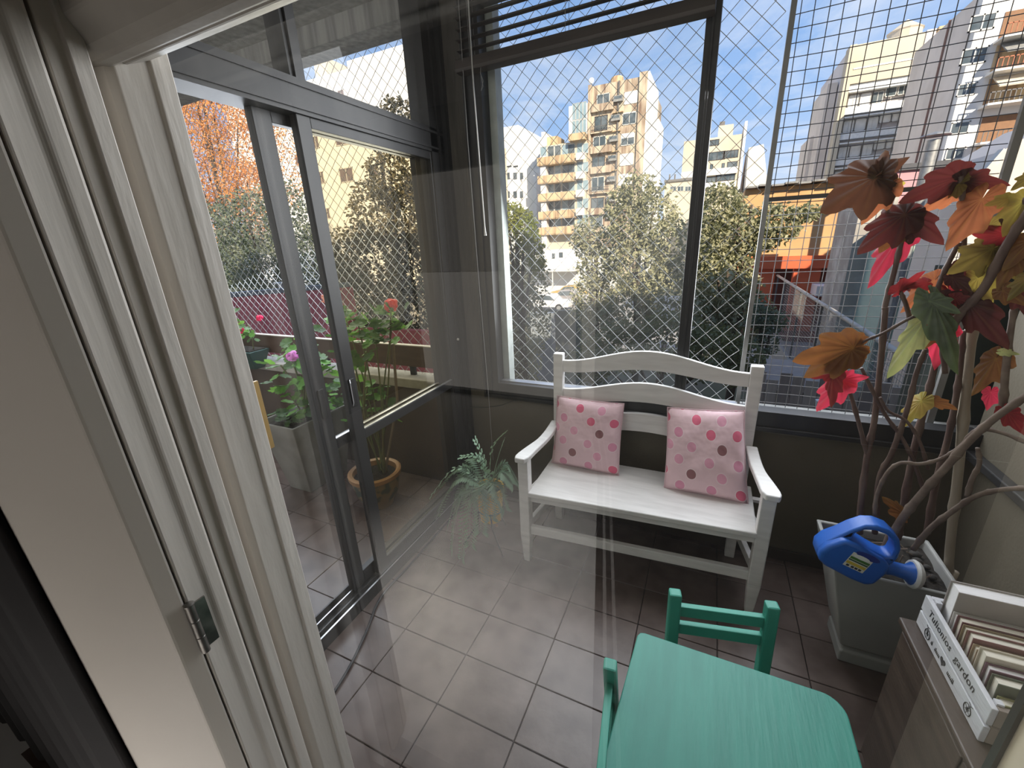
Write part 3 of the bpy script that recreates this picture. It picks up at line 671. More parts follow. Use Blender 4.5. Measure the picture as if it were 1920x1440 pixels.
book('big thick white paged book rising highest at the far end of the crate', 1.108, 1.150, .602, .785, .716, cv('grey', (.34, .31, .29)), m_pagew, .03)
book('thin pale grey book next to the thick white book', 1.087, 1.103, .602, .745, .664, cv('pale', (.52, .50, .48)), m_pagew, .05)
book('small book with a maroon cover stripe and cream pages', 1.064, 1.086, .602, .735, .670, cv('maroon', (.11, .025, .035)), None, .05)
book('olive brown book between two maroon ones', 1.044, 1.061, .602, .775, .668, cv('olive', (.22, .16, .085)), None, .05)
book('dull red wide book in the middle of the crate', 1.018, 1.041, .602, .786, .672, cv('dull red', (.17, .055, .055)), None, .05)
book('tan book just in front of the dull red one', .998, 1.015, .602, .786, .662, cv('tan', (.33, .24, .15)), None, .05)
book('cream book with broad page edge near the crate middle', .970, .995, .602, .745, .676, cv('cream', (.55, .50, .40)), None, .05)
book('white paged book with a thin purple cover', .948, .967, .602, .765, .664, cv('purple', (.13, .05, .08)), m_pagew, .05)
book('cream paged book with dark green cover near the front end', .918, .943, .602, .755, .662, cv('dark green', (.085, .10, .065)), None, .05)
book('yellow green book nearest the raw end of the crate', .893, .914, .602, .74, .640, cv('yellow green', (.24, .24, .10)), None, .03)

# ------------------------------------------------------------------ blind, cords, cable
bl = thing('venetian_blind', 'dark wooden venetian blind half raised over the left window pane', 'blind', (-.60, 1.955, 2.27))
m_slat = mat('dark brown blind wood', (.035, .026, .022), (.055, .042, .035), rough=.45, scale=6, stretch=(.5, 6, 6))
BX0, BX1 = -1.135, -.075
MB().prism([(1.925, 2.272), (1.985, 2.272), (1.988, 2.285), (1.985, 2.322), (1.925, 2.322), (1.922, 2.285)], lambda p, d: (d, p[0], p[1]), BX0, BX1).build('bottom_rail', m_slat, bl, bevel=.003)
for i in range(8):
    z = 2.357 + i * .040
    MB().prism([(1.938, z - .0012), (1.955, z + .0018), (1.972, z - .0012), (1.972, z + .0010), (1.955, z + .0040), (1.938, z + .0010)], lambda p, d: (d, p[0], p[1]), BX0 + .004, BX1 - .004).build('slat', m_slat, bl)
boxm(BX0, BX1, 1.93, 1.984, 2.665, 2.70).build('head_rail', m_slat, bl)
for x in (-1.06, -.62, -.14):
    MB().tube([(x, 1.934, 2.32), (x, 1.934, 2.67)], .001, 4).build('ladder_cord', mat('grey cord', (.35, .34, .33), rough=.9), bl)
    MB().tube([(x, 1.982, 2.32), (x, 1.982, 2.67)], .001, 4).build('ladder_cord', MATS['grey cord'], bl)
m_wand = mat('clear wand plastic', (.55, .54, .52), rough=.25)
MB().tube([(-1.045, 1.925, 2.58), (-1.043, 1.920, 2.20), (-1.034, 1.925, 1.62)], .0035, 6).tube([(-1.034, 1.925, 1.62), (-1.033, 1.925, 1.575)], [.0035, .007], 6).build('wand', m_wand, bl, smooth='auto')
MB().tube([(-1.092, 1.925, 2.64), (-1.095, 1.925, 2.0), (-1.09, 1.928, 1.4), (-1.084, 1.94, .72), (-1.083, 1.94, .30)], .0014, 5).build('pull_cord', MATS['grey cord'], bl)
MB().tube([(-1.005, 1.93, 2.29), (-1.01, 1.93, 2.25), (-.998, 1.93, 2.22), (-1.012, 1.93, 2.185), (-1.0, 1.93, 2.20), (-1.008, 1.93, 2.24)], .0012, 5).build('cord_knot', MATS['grey cord'], bl)
cable_pts = [(-1.115, .60), (-1.105, .66), (-1.129, .778), (-1.182, .923), (-1.228, 1.022), (-1.250, 1.12), (-1.246, 1.256), (-1.250, 1.40), (-1.256, 1.62), (-1.258, 1.85)]
def smooth_path(p, k=5):                   # Catmull-Rom
    P = [Vector(a) for a in p]; out = []
    for i in range(len(P) - 1):
        a, b, c, d = P[max(i - 1, 0)], P[i], P[i + 1], P[min(i + 2, len(P) - 1)]
        for j in range(k):
            t = j / k; out.append(.5 * ((2 * b) + (c - a) * t + (2 * a - 5 * b + 4 * c - d) * t * t + (3 * b - a - 3 * c + d) * t ** 3))
    out.append(P[-1]); return out
c = MB().tube(smooth_path([(x, y, .0065) for x, y in cable_pts]), .0055, 8).build('cable', mat('black rubber', (.03, .03, .03), rough=.5), None, smooth=True)
tag(c, 'black cable lying on the floor tiles along the sliding door', 'cable')
c = MB().tube(smooth_path([(-1.262, 2.006, .40), (-1.268, 2.008, .50), (-1.270, 2.010, .585), (-1.25, 2.015, .594), (-1.15, 2.018, .604), (-1.05, 2.018, .63), (-.97, 2.02, .668), (-.955, 2.026, .668)]), .0025, 6).build('wall_wire', mat('dark wire', (.05, .055, .035), rough=.6), None, smooth=True)
tag(c, 'thin dark wire stapled to the wall under the window frame', 'wire')
MB().sphere((-1.27, 2.012, .59), .007, 8, 5).build('staple', m_steel, c, smooth=True)

# ------------------------------------------------------------------ leaf helpers
def wing_leaf(A, T, wid, droop, roll, seed):
    """lobed, pleated angel-wing leaf from its stalk A to its tip T; the attribute vein runs along the ribs"""
    rnd = random.Random(seed); A, T = Vector(A), Vector(T); L = (T - A).length * 1.03; ys = .40 + .36 * wid
    u = (T - A).normalized(); w = (A - CP).normalized(); v = u.cross(w).normalized(); v = Matrix.Rotation(roll * .8, 3, u) @ v; nn = u.cross(v).normalized()
    asym = rnd.uniform(-.22, .22); NA, rings = 49, (.16, .34, .52, .70, .86, 1.0)
    wd = .62 + .55 * wid; ph = rnd.uniform(-6, 6)
    def G(a, c, s): return math.exp(-((a - c) / s) ** 2)
    def rad(a):                            # a in degrees from the tip
        k = abs(a); sg = 1 + (asym if a > 0 else -asym)
        r = .46 + .54 * math.exp(-(k / 24) ** 1.3) - .04 * G(k, 33, 8) + (.24 * G(k, 48 + ph, 14) + .17 * G(k, 90 + ph, 20) + .10 * G(k, 135, 20)) * wd * sg - .04 * G(k, 70 + ph, 6)
        r *= 1 + .02 * math.sin(a * 1.1 + seed)
        return max(.10, r * (1 if k < 25 else (.70 + .30 * wd)) * (1 - max(0, (k - 150) / 30) ** 2 * .75) * (1 - .30 * min(1, max(0, k - 80) / 60)))
    vs, vn = [A], [1.0]
    for i in range(NA):
        a = -172 + 344 * i / (NA - 1); t = math.radians(a); r = rad(a)
        rib = math.cos(math.radians(a) * 360 / 24.6)          # ribs about every 25 degrees
        for g in rings:
            x, y = L * r * g * math.cos(t), L * r * g * math.sin(t) * ys
            z = L * (-droop * (r * g) ** 2 - .16 * abs(math.sin(t)) * (r * g) ** 1.5 + .032 * rib * g * (1.2 - .6 * g) + (.012 * math.sin(a * .33 + seed) * g * g))
            p = A + u * x + v * y - nn * z * -1.0
            p.z -= abs(droop) * .5 * L * (r * g) ** 2
            vs.append(p); vn.append(max(0, rib) ** 6 * (1 - .5 * g) + (.35 if g == 1.0 else 0))
    R = len(rings); fs = []
    for i in range(NA - 1):
        a, b = 1 + i * R, 1 + (i + 1) * R
        fs.append((0, a, b))
        for g in range(R - 1): fs.append((a + g, a + g + 1, b + g + 1, b + g))
    mb = MB().add(vs, fs); mb.vein = vn; return mb

def M_leaf(n, c, c2, ct, tf=.3):
    m = leafmat('begonia leaf ' + n, c, c2, ct, scale=26, tf=tf); nt = m.node_tree
    p = [x for x in nt.nodes if x.type == 'BSDF_PRINCIPLED'][0]; src = p.inputs['Base Color'].links[0].from_socket
    at_ = nt.nodes.new('ShaderNodeAttribute'); at_.attribute_name = 'vein'; mx = nt.nodes.new('ShaderNodeMix'); mx.data_type = 'RGBA'
    sc_ = nt.nodes.new('ShaderNodeMath'); sc_.operation = 'MULTIPLY'; sc_.inputs[1].default_value = .55; nt.links.new(at_.outputs['Fac'], sc_.inputs[0]); nt.links.new(sc_.outputs[0], mx.inputs['Factor'])
    nt.links.new(src, mx.inputs['A']); mx.inputs['B'].default_value = (min(1, c2[0] * 1.6 + .03), min(1, c2[1] * 2.0 + .03), c2[2] * 1.3, 1)
    nt.links.new(mx.outputs['Result'], p.inputs['Base Color']); return m
LM = {'crimson': M_leaf('crimson', (.26, .022, .045), (.34, .04, .07), (.5, .03, .06)), 'maroon': M_leaf('maroon', (.034, .013, .014), (.058, .022, .02), (.12, .02, .018)), 'brown': M_leaf('brown', (.042, .021, .017), (.070, .035, .022), (.11, .04, .02)),
      'rust': M_leaf('rust', (.125, .052, .02), (.19, .092, .034), (.28, .10, .03)), 'orange': M_leaf('orange', (.25, .085, .042), (.33, .14, .06), (.5, .15, .06)),
      'pink': M_leaf('pink red', (.50, .035, .075), (.60, .08, .12), (.9, .06, .12), .4), 'red': M_leaf('deep red', (.11, .015, .02), (.18, .03, .03), (.36, .026, .03)),
      'yellow': M_leaf('yellow green', (.30, .27, .065), (.38, .23, .07), (.6, .45, .08)), 'olive': M_leaf('olive', (.125, .10, .03), (.19, .13, .04), (.32, .22, .05)),
      'green': M_leaf('spotted green', (.045, .065, .038), (.10, .12, .085), (.12, .15, .04), .2), 'pale': M_leaf('pale green', (.25, .30, .15), (.40, .38, .18), (.5, .5, .18))}

# ------------------------------------------------------------------ begonia in its tapered planter
bg_ = thing('potted_begonia', 'tall begonia with red and rust leaves in a grey tapered planter by the wall', 'plant', (.65, 1.58, 0))
m_planter = mat('grey fibre planter', (.33, .33, .315), (.40, .395, .375), rough=.6, scale=3, bump=.06)
def taper_pot(name, parent, m, tx0, tx1, ty0, ty1, zt, bx0, bx1, by0, by1, lip=.014, plinth=.0):
    def rng(x0, x1, y0, y1, z): return [(x0, y0, z), (x1, y0, z), (x1, y1, z), (x0, y1, z)]
    L = [rng(bx0, bx1, by0, by1, .001)]
    if plinth:
        L += [rng(bx0, bx1, by0, by1, plinth), rng(bx0 + .008, bx1 - .008, by0 + .008, by1 - .008, plinth + .006), rng(bx0 + .006, bx1 - .006, by0 + .006, by1 - .006, plinth + .02), rng(bx0 - .008, bx1 + .008, by0 - .008, by1 + .008, plinth + .04)]
    L += [rng(tx0, tx1, ty0, ty1, zt), rng(tx0 + lip, tx1 - lip, ty0 + lip, ty1 - lip, zt), rng(tx0 + lip + .012, tx1 - lip - .012, ty0 + lip + .012, ty1 - lip - .012, zt - .10)]
    mb = MB(); vs = [p for r in L for p in r]; fs = [(3, 2, 1, 0)]
    for i in range(len(L) - 1):
        for k in range(4): fs.append((i * 4 + k, i * 4 + (k + 1) % 4, i * 4 + 4 + (k + 1) % 4, i * 4 + 4 + k))
    fs.append(tuple((len(L) - 1) * 4 + k for k in range(4)))
    return mb.add(vs, fs).build(name, m, parent, bevel=.006, seg=2)
taper_pot('planter', bg_, m_planter, .474, .812, 1.447, 1.735, .45, .572, .775, 1.512, 1.68, plinth=.05)
sb = MB(); N = 12; vs = []; fs = []
for j in range(N + 1):
    for i in range(N + 1):
        x, y = .492 + .302 * i / N, 1.465 + .252 * j / N; vs.append((x, y, .418 + .014 * mnoise.noise(Vector((x * 30, y * 30, 0)))))
for j in range(N):
    for i in range(N): fs.append((j * (N + 1) + i, j * (N + 1) + i + 1, (j + 1) * (N + 1) + i + 1, (j + 1) * (N + 1) + i))
sb.add(vs, fs).build('soil', m_soil, bg_, smooth=True)
m_stone = mat('grey pebble', (.085, .075, .066), (.028, .025, .023), rough=.8, scale=15)
for i in range(18):
    x, y = random.uniform(.52, .77), random.uniform(1.475, 1.66)
    MB().sphere((x, y, .43), random.uniform(.008, .02), 8, 5, (1, random.uniform(.7, 1), .7)).build('pebble', m_stone, bg_, smooth=True)
m_cane = mat('begonia cane', (.075, .040, .032), (.13, .085, .065), rough=.6, scale=25, bump=.3, stretch=(1, 1, .5))
m_canel = mat('pale begonia cane', (.20, .15, .115), (.13, .09, .07), rough=.7, scale=25, bump=.3)
def cane(pts, r0, r1, m=m_cane, name='cane'):
    """pts: (px, py, depth) read off the photo; rings at the nodes"""
    P = smooth_path([at(*p) for p in pts], 6); n = len(P); rad = []
    for i in range(n):
        r = r0 + (r1 - r0) * i / (n - 1); rad.append(r * (1.28 if i % 6 == 3 else 1.0))
    return MB().tube(P, rad, 7).build(name, m, bg_, smooth=True)
cane([(1612, 1000, 1.62), (1613, 955, 1.62), (1626, 853, 1.63), (1639, 790, 1.63), (1650, 690, 1.63), (1659, 590, 1.62), (1660, 570, 1.62), (1676, 510, 1.62), (1691, 447, 1.62), (1699, 405, 1.62)], .010, .0065)
cane([(1640, 1000, 1.60), (1648, 900, 1.60), (1672, 850, 1.60), (1700, 770, 1.60), (1718, 700, 1.60), (1735, 655, 1.60)], .009, .006)
cane([(1683, 1010, 1.63), (1690, 975, 1.63), (1712, 853, 1.64), (1735, 760, 1.64), (1752, 690, 1.64), (1768, 620, 1.64), (1790, 540, 1.64), (1806, 470, 1.64), (1806, 400, 1.62), (1801, 330, 1.60)], .011, .006)
cane([(1655, 1035, 1.56), (1690, 975, 1.54), (1725, 930, 1.52), (1770, 880, 1.50), (1820, 824, 1.47), (1870, 780, 1.44), (1935, 735, 1.40)], .012, .008, m_canel)
cane([(1738, 1000, 1.66), (1755, 905, 1.66), (1776, 828, 1.66), (1790, 760, 1.66), (1800, 690, 1.66), (1806, 620, 1.66)], .010, .007)
cane([(1712, 1030, 1.55), (1745, 990, 1.53), (1790, 955, 1.51), (1830, 930, 1.48), (1880, 918, 1.44), (1940, 915, 1.38)], .0085, .006, m_canel)
cane([(1814, 930, 1.50), (1822, 900, 1.50), (1836, 870, 1.50), (1833, 840, 1.50)], .007, .005, m_canel)
cane([(1640, 965, 1.57), (1645, 925, 1.57), (1665, 885, 1.56), (1690, 868, 1.55), (1725, 870, 1.54), (1765, 860, 1.53), (1800, 838, 1.52), (1832, 806, 1.50), (1880, 812, 1.47), (1935, 835, 1.43)], .006, .005, m_canel)
cane([(1740, 880, 1.58), (1725, 830, 1.58), (1700, 790, 1.58), (1665, 770, 1.58), (1650, 745, 1.58)], .005, .004)
cane([(1735, 930, 1.60), (1715, 870, 1.60), (1690, 820, 1.60), (1655, 770, 1.60), (1615, 690, 1.60)], .006, .005)
cane([(1626, 853, 1.63), (1612, 800, 1.62), (1595, 740, 1.62), (1578, 690, 1.62), (1570, 668, 1.62)], .007, .005)
cane([(1770, 640, 1.58), (1800, 590, 1.56), (1845, 540, 1.54), (1885, 465, 1.52), (1930, 395, 1.50)], .011, .010)
cane([(1772, 700, 1.60), (1764, 620, 1.60), (1757, 560, 1.60), (1762, 530, 1.60), (1785, 480, 1.60), (1800, 455, 1.60)], .007, .006)
cane([(1735, 585, 1.58), (1700, 600, 1.58), (1655, 625, 1.59), (1620, 640, 1.60), (1597, 658, 1.60)], .0045, .004)
cane([(1712, 620, 1.61), (1698, 570, 1.61), (1688, 545, 1.61), (1690, 520, 1.61)], .0065, .005)
cane([(1699, 405, 1.62), (1668, 420, 1.62), (1662, 380, 1.62), (1650, 345, 1.61)], .006, .004)
cane([(1880, 770, 1.50), (1885, 700, 1.50), (1895, 620, 1.52), (1905, 560, 1.54)], .009, .006, m_canel)
cane([(1850, 520, 1.56), (1880, 470, 1.55), (1905, 420, 1.54), (1925, 370, 1.52)], .007, .006)
# leaves: stalk, tip, depth at each end, width, droop, roll, colour
LV = [((1640, 332, 1.60), (1543, 392, 1.50), .85, .05, .2, 'brown'), ((1646, 330, 1.62), (1610, 300, 1.68), 1.1, .05, -.3, 'brown'), ((1650, 330, 1.61), (1706, 293, 1.66), .62, .05, .3, 'brown'),
      ((1664, 352, 1.62), (1616, 416, 1.60), .62, .08, .4, 'orange'), ((1664, 350, 1.63), (1700, 342, 1.66), .9, .05, .2, 'yellow'), ((1797, 332, 1.60), (1688, 378, 1.58), .55, .06, -.35, 'maroon'),
      ((1798, 345, 1.60), (1752, 352, 1.66), .95, .05, .3, 'olive'), ((1795, 355, 1.62), (1724, 400, 1.62), .55, .06, -.3, 'orange'), ((1806, 340, 1.60), (1893, 346, 1.60), .58, .06, .3, 'maroon'), ((1808, 350, 1.62), (1838, 358, 1.64), 1.0, .05, .2, 'yellow'),
      ((1697, 402, 1.60), (1612, 468, 1.55), .66, .10, .25, 'maroon'), ((1695, 410, 1.62), (1650, 470, 1.60), .7, .1, .0, 'rust'), ((1700, 404, 1.61), (1774, 446, 1.57), .72, .22, -.3, 'maroon'), ((1690, 440, 1.63), (1627, 532, 1.62), .36, .1, .4, 'crimson'),
      ((1692, 430, 1.63), (1650, 455, 1.65), .8, .1, .2, 'crimson'), ((1842, 372, 1.58), (1776, 464, 1.56), .58, .06, .3, 'orange'), ((1884, 440, 1.56), (1824, 438, 1.56), .8, .05, .2, 'red'), ((1892, 372, 1.54), (1846, 384, 1.54), .75, .05, .3, 'yellow'),
      ((1922, 376, 1.52), (1880, 442, 1.53), .72, .08, .1, 'yellow'), ((1935, 330, 1.50), (1896, 356, 1.50), .9, .05, .0, 'olive'), ((1862, 466, 1.56), (1782, 508, 1.53), .85, .08, .0, 'olive'), ((1868, 470, 1.56), (1800, 462, 1.58), .75, .05, .3, 'olive'), ((1900, 460, 1.55), (1905, 520, 1.52), 1.0, .1, .1, 'olive'), ((1932, 450, 1.50), (1880, 505, 1.50), .7, .1, .2, 'rust'),
      ((1684, 545, 1.60), (1736, 508, 1.58), .38, .05, .8, 'red'), ((1700, 535, 1.60), (1725, 540, 1.60), .9, .2, .3, 'maroon'), ((1752, 526, 1.61), (1690, 582, 1.62), .5, .08, .2, 'orange'), ((1738, 530, 1.60), (1705, 535, 1.58), .8, .1, .3, 'red'),
      ((1750, 566, 1.54), (1808, 686, 1.46), .06, .16, -.5, 'green'), ((1742, 565, 1.54), (1800, 585, 1.50), .7, .1, .2, 'green'), ((1740, 592, 1.56), (1662, 706, 1.54), .02, .05, .4, 'pale'), ((1742, 588, 1.58), (1765, 600, 1.60), 1.0, .1, .2, 'yellow'),
      ((1745, 602, 1.58), (1722, 640, 1.58), .75, .1, .1, 'red'), ((1765, 620, 1.60), (1752, 690, 1.62), .5, .1, .2, 'pink'), ((1755, 625, 1.60), (1735, 652, 1.60), .8, .1, .1, 'rust'), ((1770, 600, 1.61), (1768, 655, 1.62), .55, .1, .3, 'pink'),
      ((1600, 652, 1.58), (1495, 672, 1.50), .62, .12, -.2, 'rust'), ((1596, 655, 1.58), (1512, 700, 1.52), .62, .12, .1, 'rust'), ((1575, 668, 1.60), (1624, 668, 1.60), .75, .1, .2, 'yellow'), ((1572, 670, 1.61), (1555, 700, 1.62), .8, .1, .2, 'pale'),
      ((1580, 712, 1.60), (1628, 706, 1.58), .85, .05, .1, 'pink'), ((1580, 714, 1.60), (1532, 768, 1.56), .62, .06, .2, 'pink'), ((1562, 698, 1.58), (1556, 762, 1.55), .42, .06, .9, 'red'), ((1565, 700, 1.59), (1520, 705, 1.58), .6, .1, .5, 'red'),
      ((1815, 568, 1.55), (1888, 648, 1.48), .42, .12, .2, 'maroon'), ((1790, 560, 1.56), (1840, 575, 1.54), .5, .1, .4, 'red'), ((1868, 672, 1.52), (1822, 738, 1.52), .5, .06, .5, 'rust'), ((1878, 660, 1.50), (1912, 664, 1.48), .5, .08, .3, 'pale'),
      ((1748, 752, 1.62), (1796, 768, 1.60), .5, .06, .4, 'rust'), ((1728, 752, 1.62), (1684, 802, 1.60), .4, .06, .5, 'yellow'), ((1735, 750, 1.63), (1715, 770, 1.63), .8, .06, .3, 'rust'), ((1888, 772, 1.46), (1922, 815, 1.44), .6, .1, .2, 'red'), ((1858, 735, 1.52), (1850, 768, 1.52), .6, .1, .2, 'pink'),
      ((1880, 545, 1.50), (1925, 570, 1.46), .8, .1, .2, 'rust'), ((1835, 520, 1.55), (1850, 590, 1.53), .5, .1, .3, 'yellow'), ((1800, 500, 1.58), (1795, 545, 1.57), .6, .1, .3, 'maroon'), ((1695, 965, 1.58), (1660, 930, 1.56), .35, .1, .8, 'rust'), ((1930, 520, 1.48), (1890, 560, 1.47), .6, .1, .2, 'olive'),
      ((1785, 520, 1.57), (1820, 545, 1.54), .7, .1, .2, 'maroon'), ((1775, 575, 1.55), (1740, 605, 1.52), .6, .1, .3, 'red'),
      ((1770, 556, 1.58), (1838, 560, 1.54), .35, .1, .3, 'maroon'), ((1890, 410, 1.55), (1935, 420, 1.53), .7, .08, .2, 'brown'), ((1840, 480, 1.57), (1880, 520, 1.54), .6, .1, .3, 'olive'), ((1905, 480, 1.52), (1870, 540, 1.50), .5, .1, .2, 'rust'),
      ((1780, 545, 1.60), (1805, 590, 1.60), .6, .1, .2, 'red'), ((1850, 425, 1.57), (1900, 400, 1.56), .5, .06, .2, 'olive'), ((1735, 625, 1.59), (1705, 650, 1.59), .5, .1, .3, 'rust'), ((1915, 545, 1.50), (1935, 600, 1.48), .6, .1, .2, 'maroon')]
for k, (A, T, wid, dr, ro, colr) in enumerate(LV):
    wl_ = wing_leaf(at(*A), at(*T), wid, dr, ro, k); o = wl_.build('leaf', LM[colr], bg_, smooth=True)
    o.data.attributes.new('vein', 'FLOAT', 'POINT').data.foreach_set('value', wl_.vein)
m_bamboo = mat('bamboo', (.30, .25, .19), (.40, .34, .26), rough=.45, scale=12, stretch=(2, 2, .3))
P = smooth_path([at(1776, 1108, 1.62), at(1782, 1019, 1.63), at(1798, 872, 1.65), at(1814, 700, 1.67), at(1828, 560, 1.69), at(1838, 480, 1.70)], 8)
P[0].z = .42
rad = [.013 * (1.22 if i % 8 == 4 else .98 if i % 8 in (3, 5) else .94) for i in range(len(P))]
MB().tube(P, rad, 10).build('bamboo_stake', m_bamboo, bg_, smooth=True)
for i in range(14):                          # bits of twig and bract in the pot
    p = Vector((random.uniform(.52, .76), random.uniform(1.50, 1.68), .43)); MB().tube([p, p + Vector((random.uniform(-.04, .04), random.uniform(-.03, .03), random.uniform(.01, .04)))], .002, 4).build('twig', m_canel, bg_)

# ------------------------------------------------------------------ blue watering can
wc = thing('watering_can', 'blue plastic watering can with white rose lying on the planter edge', 'watering can', (.52, 1.455, .47))
m_blue = mat('blue plastic', (.012, .115, .50), (.012, .10, .44), rough=.38, scale=4)
m_blued = mat('dark blue plastic', (.010, .03, .22), rough=.4)
# body outline in the picture plane of the can; x along, y up, tilted on the rim
Cc = at(1600, 1035, 1.445); ex = Vector((1, .05, -.36)).normalized(); ey = Vector((.36, 0.0, 1)).normalized(); en = ex.cross(ey).normalized(); ey = en.cross(ex).normalized()
S_ = .00176
def cw(p, d): return Cc + ex * p[0] * S_ + ey * p[1] * S_ + en * d
outer = [(-58, -14), (-52, -30), (-36, -37), (10, -40), (34, -38), (42, -28), (44, 2), (48, 20), (48, 34), (42, 52), (30, 68), (10, 77), (-10, 76), (-24, 68), (-36, 48), (-54, 4)]
holep = [(-25, 30), (-28, 44), (-21, 58), (-7, 66), (10, 67), (26, 60), (36, 46), (39, 31), (32, 26), (6, 27)]
def ring_solid(outer, hole, d0, d1, bulge):
    """a flat plastic shell with a grip hole: outline ring stitched to the hole"""
    bm = bmesh.new()
    def loop(pts, d): return [bm.verts.new(cw(p, d)) for p in pts]
    of, ob, hf, hb = loop(outer, d0), loop(outer, d1), loop(hole, d0), loop(hole, d1)
    for a, b in ((of, ob), (hf, hb)):
        for i in range(len(a)): bm.faces.new((a[i], a[(i + 1) % len(a)], b[(i + 1) % len(a)], b[i]))
    for o_, h_ in ((of, hf), (ob, hb)):
        es = [bm.edges.get((o_[i], o_[(i + 1) % len(o_)])) for i in range(len(o_))] + [bm.edges.get((h_[i], h_[(i + 1) % len(h_)])) for i in range(len(h_))]
        bmesh.ops.triangle_fill(bm, use_beauty=True, edges=es)
    bm.verts.ensure_lookup_table(); bm.verts.index_update()
    mb = MB().add([v.co.copy() for v in bm.verts], [tuple(v.index for v in f.verts) for f in bm.faces]); bm.free(); return mb
ring_solid(outer, holep, -.030, .030, 0).build('handle', m_blue, wc, bevel=.008, seg=4, smooth='auto')
body = [(-57, -14), (-51, -31), (-36, -37), (10, -40), (34, -38), (43, -28), (45, 2), (42, 18), (30, 24), (5, 27), (-18, 32), (-40, 30), (-54, 4)]
MB().prism(body, cw, -.040, .052).build('body', m_blue, wc, bevel=.018, seg=4, smooth='auto')
el = [(6 + 19 * math.cos(t) , 27.5 + 6 * math.sin(t)) for t in [2 * PI * i / 20 for i in range(20)]]
MB().prism([(a, b - .32 * (a - 6) * 0) for a, b in [(4 + 19 * math.cos(t), 19 + 6.5 * math.sin(t) + 0) for t in [2 * PI * i / 20 for i in range(20)]]], cw, .0515, .0528).build('filler_opening', m_blued, wc)
sp0, sp1, sp2 = cw((40, -6), -.006), cw((66, 1), -.006), cw((84, 5), -.006)
MB().tube([sp0, sp1, sp2, cw((92, 7), -.006)], [.030, .022, .024, .036], 16).build('spout', m_blue, wc, smooth='auto')
MB().tube([cw((92, 7), -.006), cw((96, 8), -.006), cw((102, 9.5), -.006), cw((107, 11), -.006), cw((109, 11.5), -.006)], [.042, .045, .041, .026, .004], 20).build('rose', mat('white plastic', (.84, .84, .82), rough=.5), wc, smooth='auto')
def stick(poly, m, name, d): MB().prism(poly, cw, .0515, .0520 + d).build(name, m, lab)
lab = MB().prism([(-18, -16), (15, -16), (15, 17), (-18, 17)], cw, .0515, .0526).build('sticker', mat('sticker white', (.66, .66, .60), rough=.5), wc)
stick([(-17, 3), (14, 3), (14, 8), (-17, 8)], mat('sticker green', (.05, .17, .03), rough=.5), 'stripe', .0009)
stick([(-17, -1), (14, -1), (14, 2), (-17, 2)], mat('sticker dark green', (.02, .08, .03), rough=.5), 'stripe', .0009)
stick([(-17, -9), (14, -9), (14, -3), (-17, -3)], mat('sticker yellow', (.60, .45, .06), rough=.5), 'stripe', .0009)
stick([(-2 + 13 * math.cos(t), 12 + 4.2 * math.sin(t)) for t in [2 * PI * i / 16 for i in range(16)]], mat('sticker oval', (.75, .78, .75), rough=.5), 'oval', .0011)
for x in (-14, -6, 0, 6): stick([(x, -14.5), (x + 4.5, -14.5), (x + 4.5, -10.5), (x, -10.5)], m_ink, 'small_print', .0011)

# ------------------------------------------------------------------ fern on its stand
fern = thing('potted_fern', 'feathery fern in a yellow pot on a thin three legged stand', 'plant', (-.945, 1.63, 0))
m_yel = mat('yellow glazed pot', (.86, .50, .04), (.78, .44, .035), rough=.35)
MB().lathe((-.945, 1.63, 0), [(.050, .135), (.058, .14), (.072, .30), (.078, .305), (.078, .335), (.070, .335), (.066, .29), (.0, .29)], 24, cap=True).build('pot', m_yel, fern, smooth='auto')
MB().lathe((-.945, 1.63, 0), [(.064, .295), (.03, .305), (.0, .308)], 16, cap=False).build('soil', m_soil, fern, smooth=True)
m_iron = mat('black iron rod', (.025, .024, .022), rough=.5)
MB().tube([(-.945 + .066 * math.cos(2 * PI * i / 20), 1.63 + .066 * math.sin(2 * PI * i / 20), .20) for i in range(21)], .0035, 6, cap=False).build('ring', m_iron, fern, smooth=True)
for a, f in ((-1.1, (-.832, 1.524)), (-2.4, (-1.07, 1.53)), (1.4, (-.93, 1.76))):
    tp = (-.945 + .066 * math.cos(a), 1.63 + .066 * math.sin(a))
    MB().tube([(tp[0], tp[1], .205), (tp[0] * .9 + f[0] * .1, tp[1] * .9 + f[1] * .1, .12), (f[0], f[1], .004)], .0042, 6).build('leg', m_iron, fern, smooth=True)
MB().sphere((-.885, 1.575, .145), .009, 8, 5).build('clip', mat('copper clip', (.35, .2, .12), metal=.8, rough=.4), fern, smooth=True)
m_frond = leafmat('fern green', (.13, .21, .145), (.19, .28, .18), (.16, .27, .1), scale=20, tf=.25)
m_frond2 = leafmat('fern pale green', (.30, .46, .32), (.40, .55, .40), (.3, .45, .2), scale=20, tf=.25)
m_rib = mat('fern rib', (.12, .15, .06), rough=.6)
def frond(name, pts, n, ll, wl, m, taper=True, drop=.25):
    P = smooth_path(pts, 8); mb = MB(); tot = len(P) - 1
    mb.tube(P[::2] if len(P) % 2 else P, .0012, 4)
    for i in range(n):
        t = .12 + .88 * i / (n - 1); k = t * tot; a = int(min(k, tot - 1)); p = P[a].lerp(P[a + 1], k - a); d = (P[a + 1] - P[a]).normalized()
        s = d.cross(Vector((0, 0, 1)));
        if s.length < .1: s = Vector((1, 0, 0))
        s.normalize(); L = ll * (math.sin(min(1, t * 1.1) * PI * .55 + .5) if taper else 1) * random.uniform(.85, 1.1)
        for g in (-1, 1):
            e = (s * g + d * .45 + Vector((0, 0, -drop))).normalized(); q = p + e * L; sd = d * wl
            mb.add([p - sd * .4, p + e * L * .55 - sd, q, p + e * L * .55 + sd], [(0, 1, 2, 3)])
    return mb.build(name, m, fern)
O = Vector((-.945, 1.63, .31))
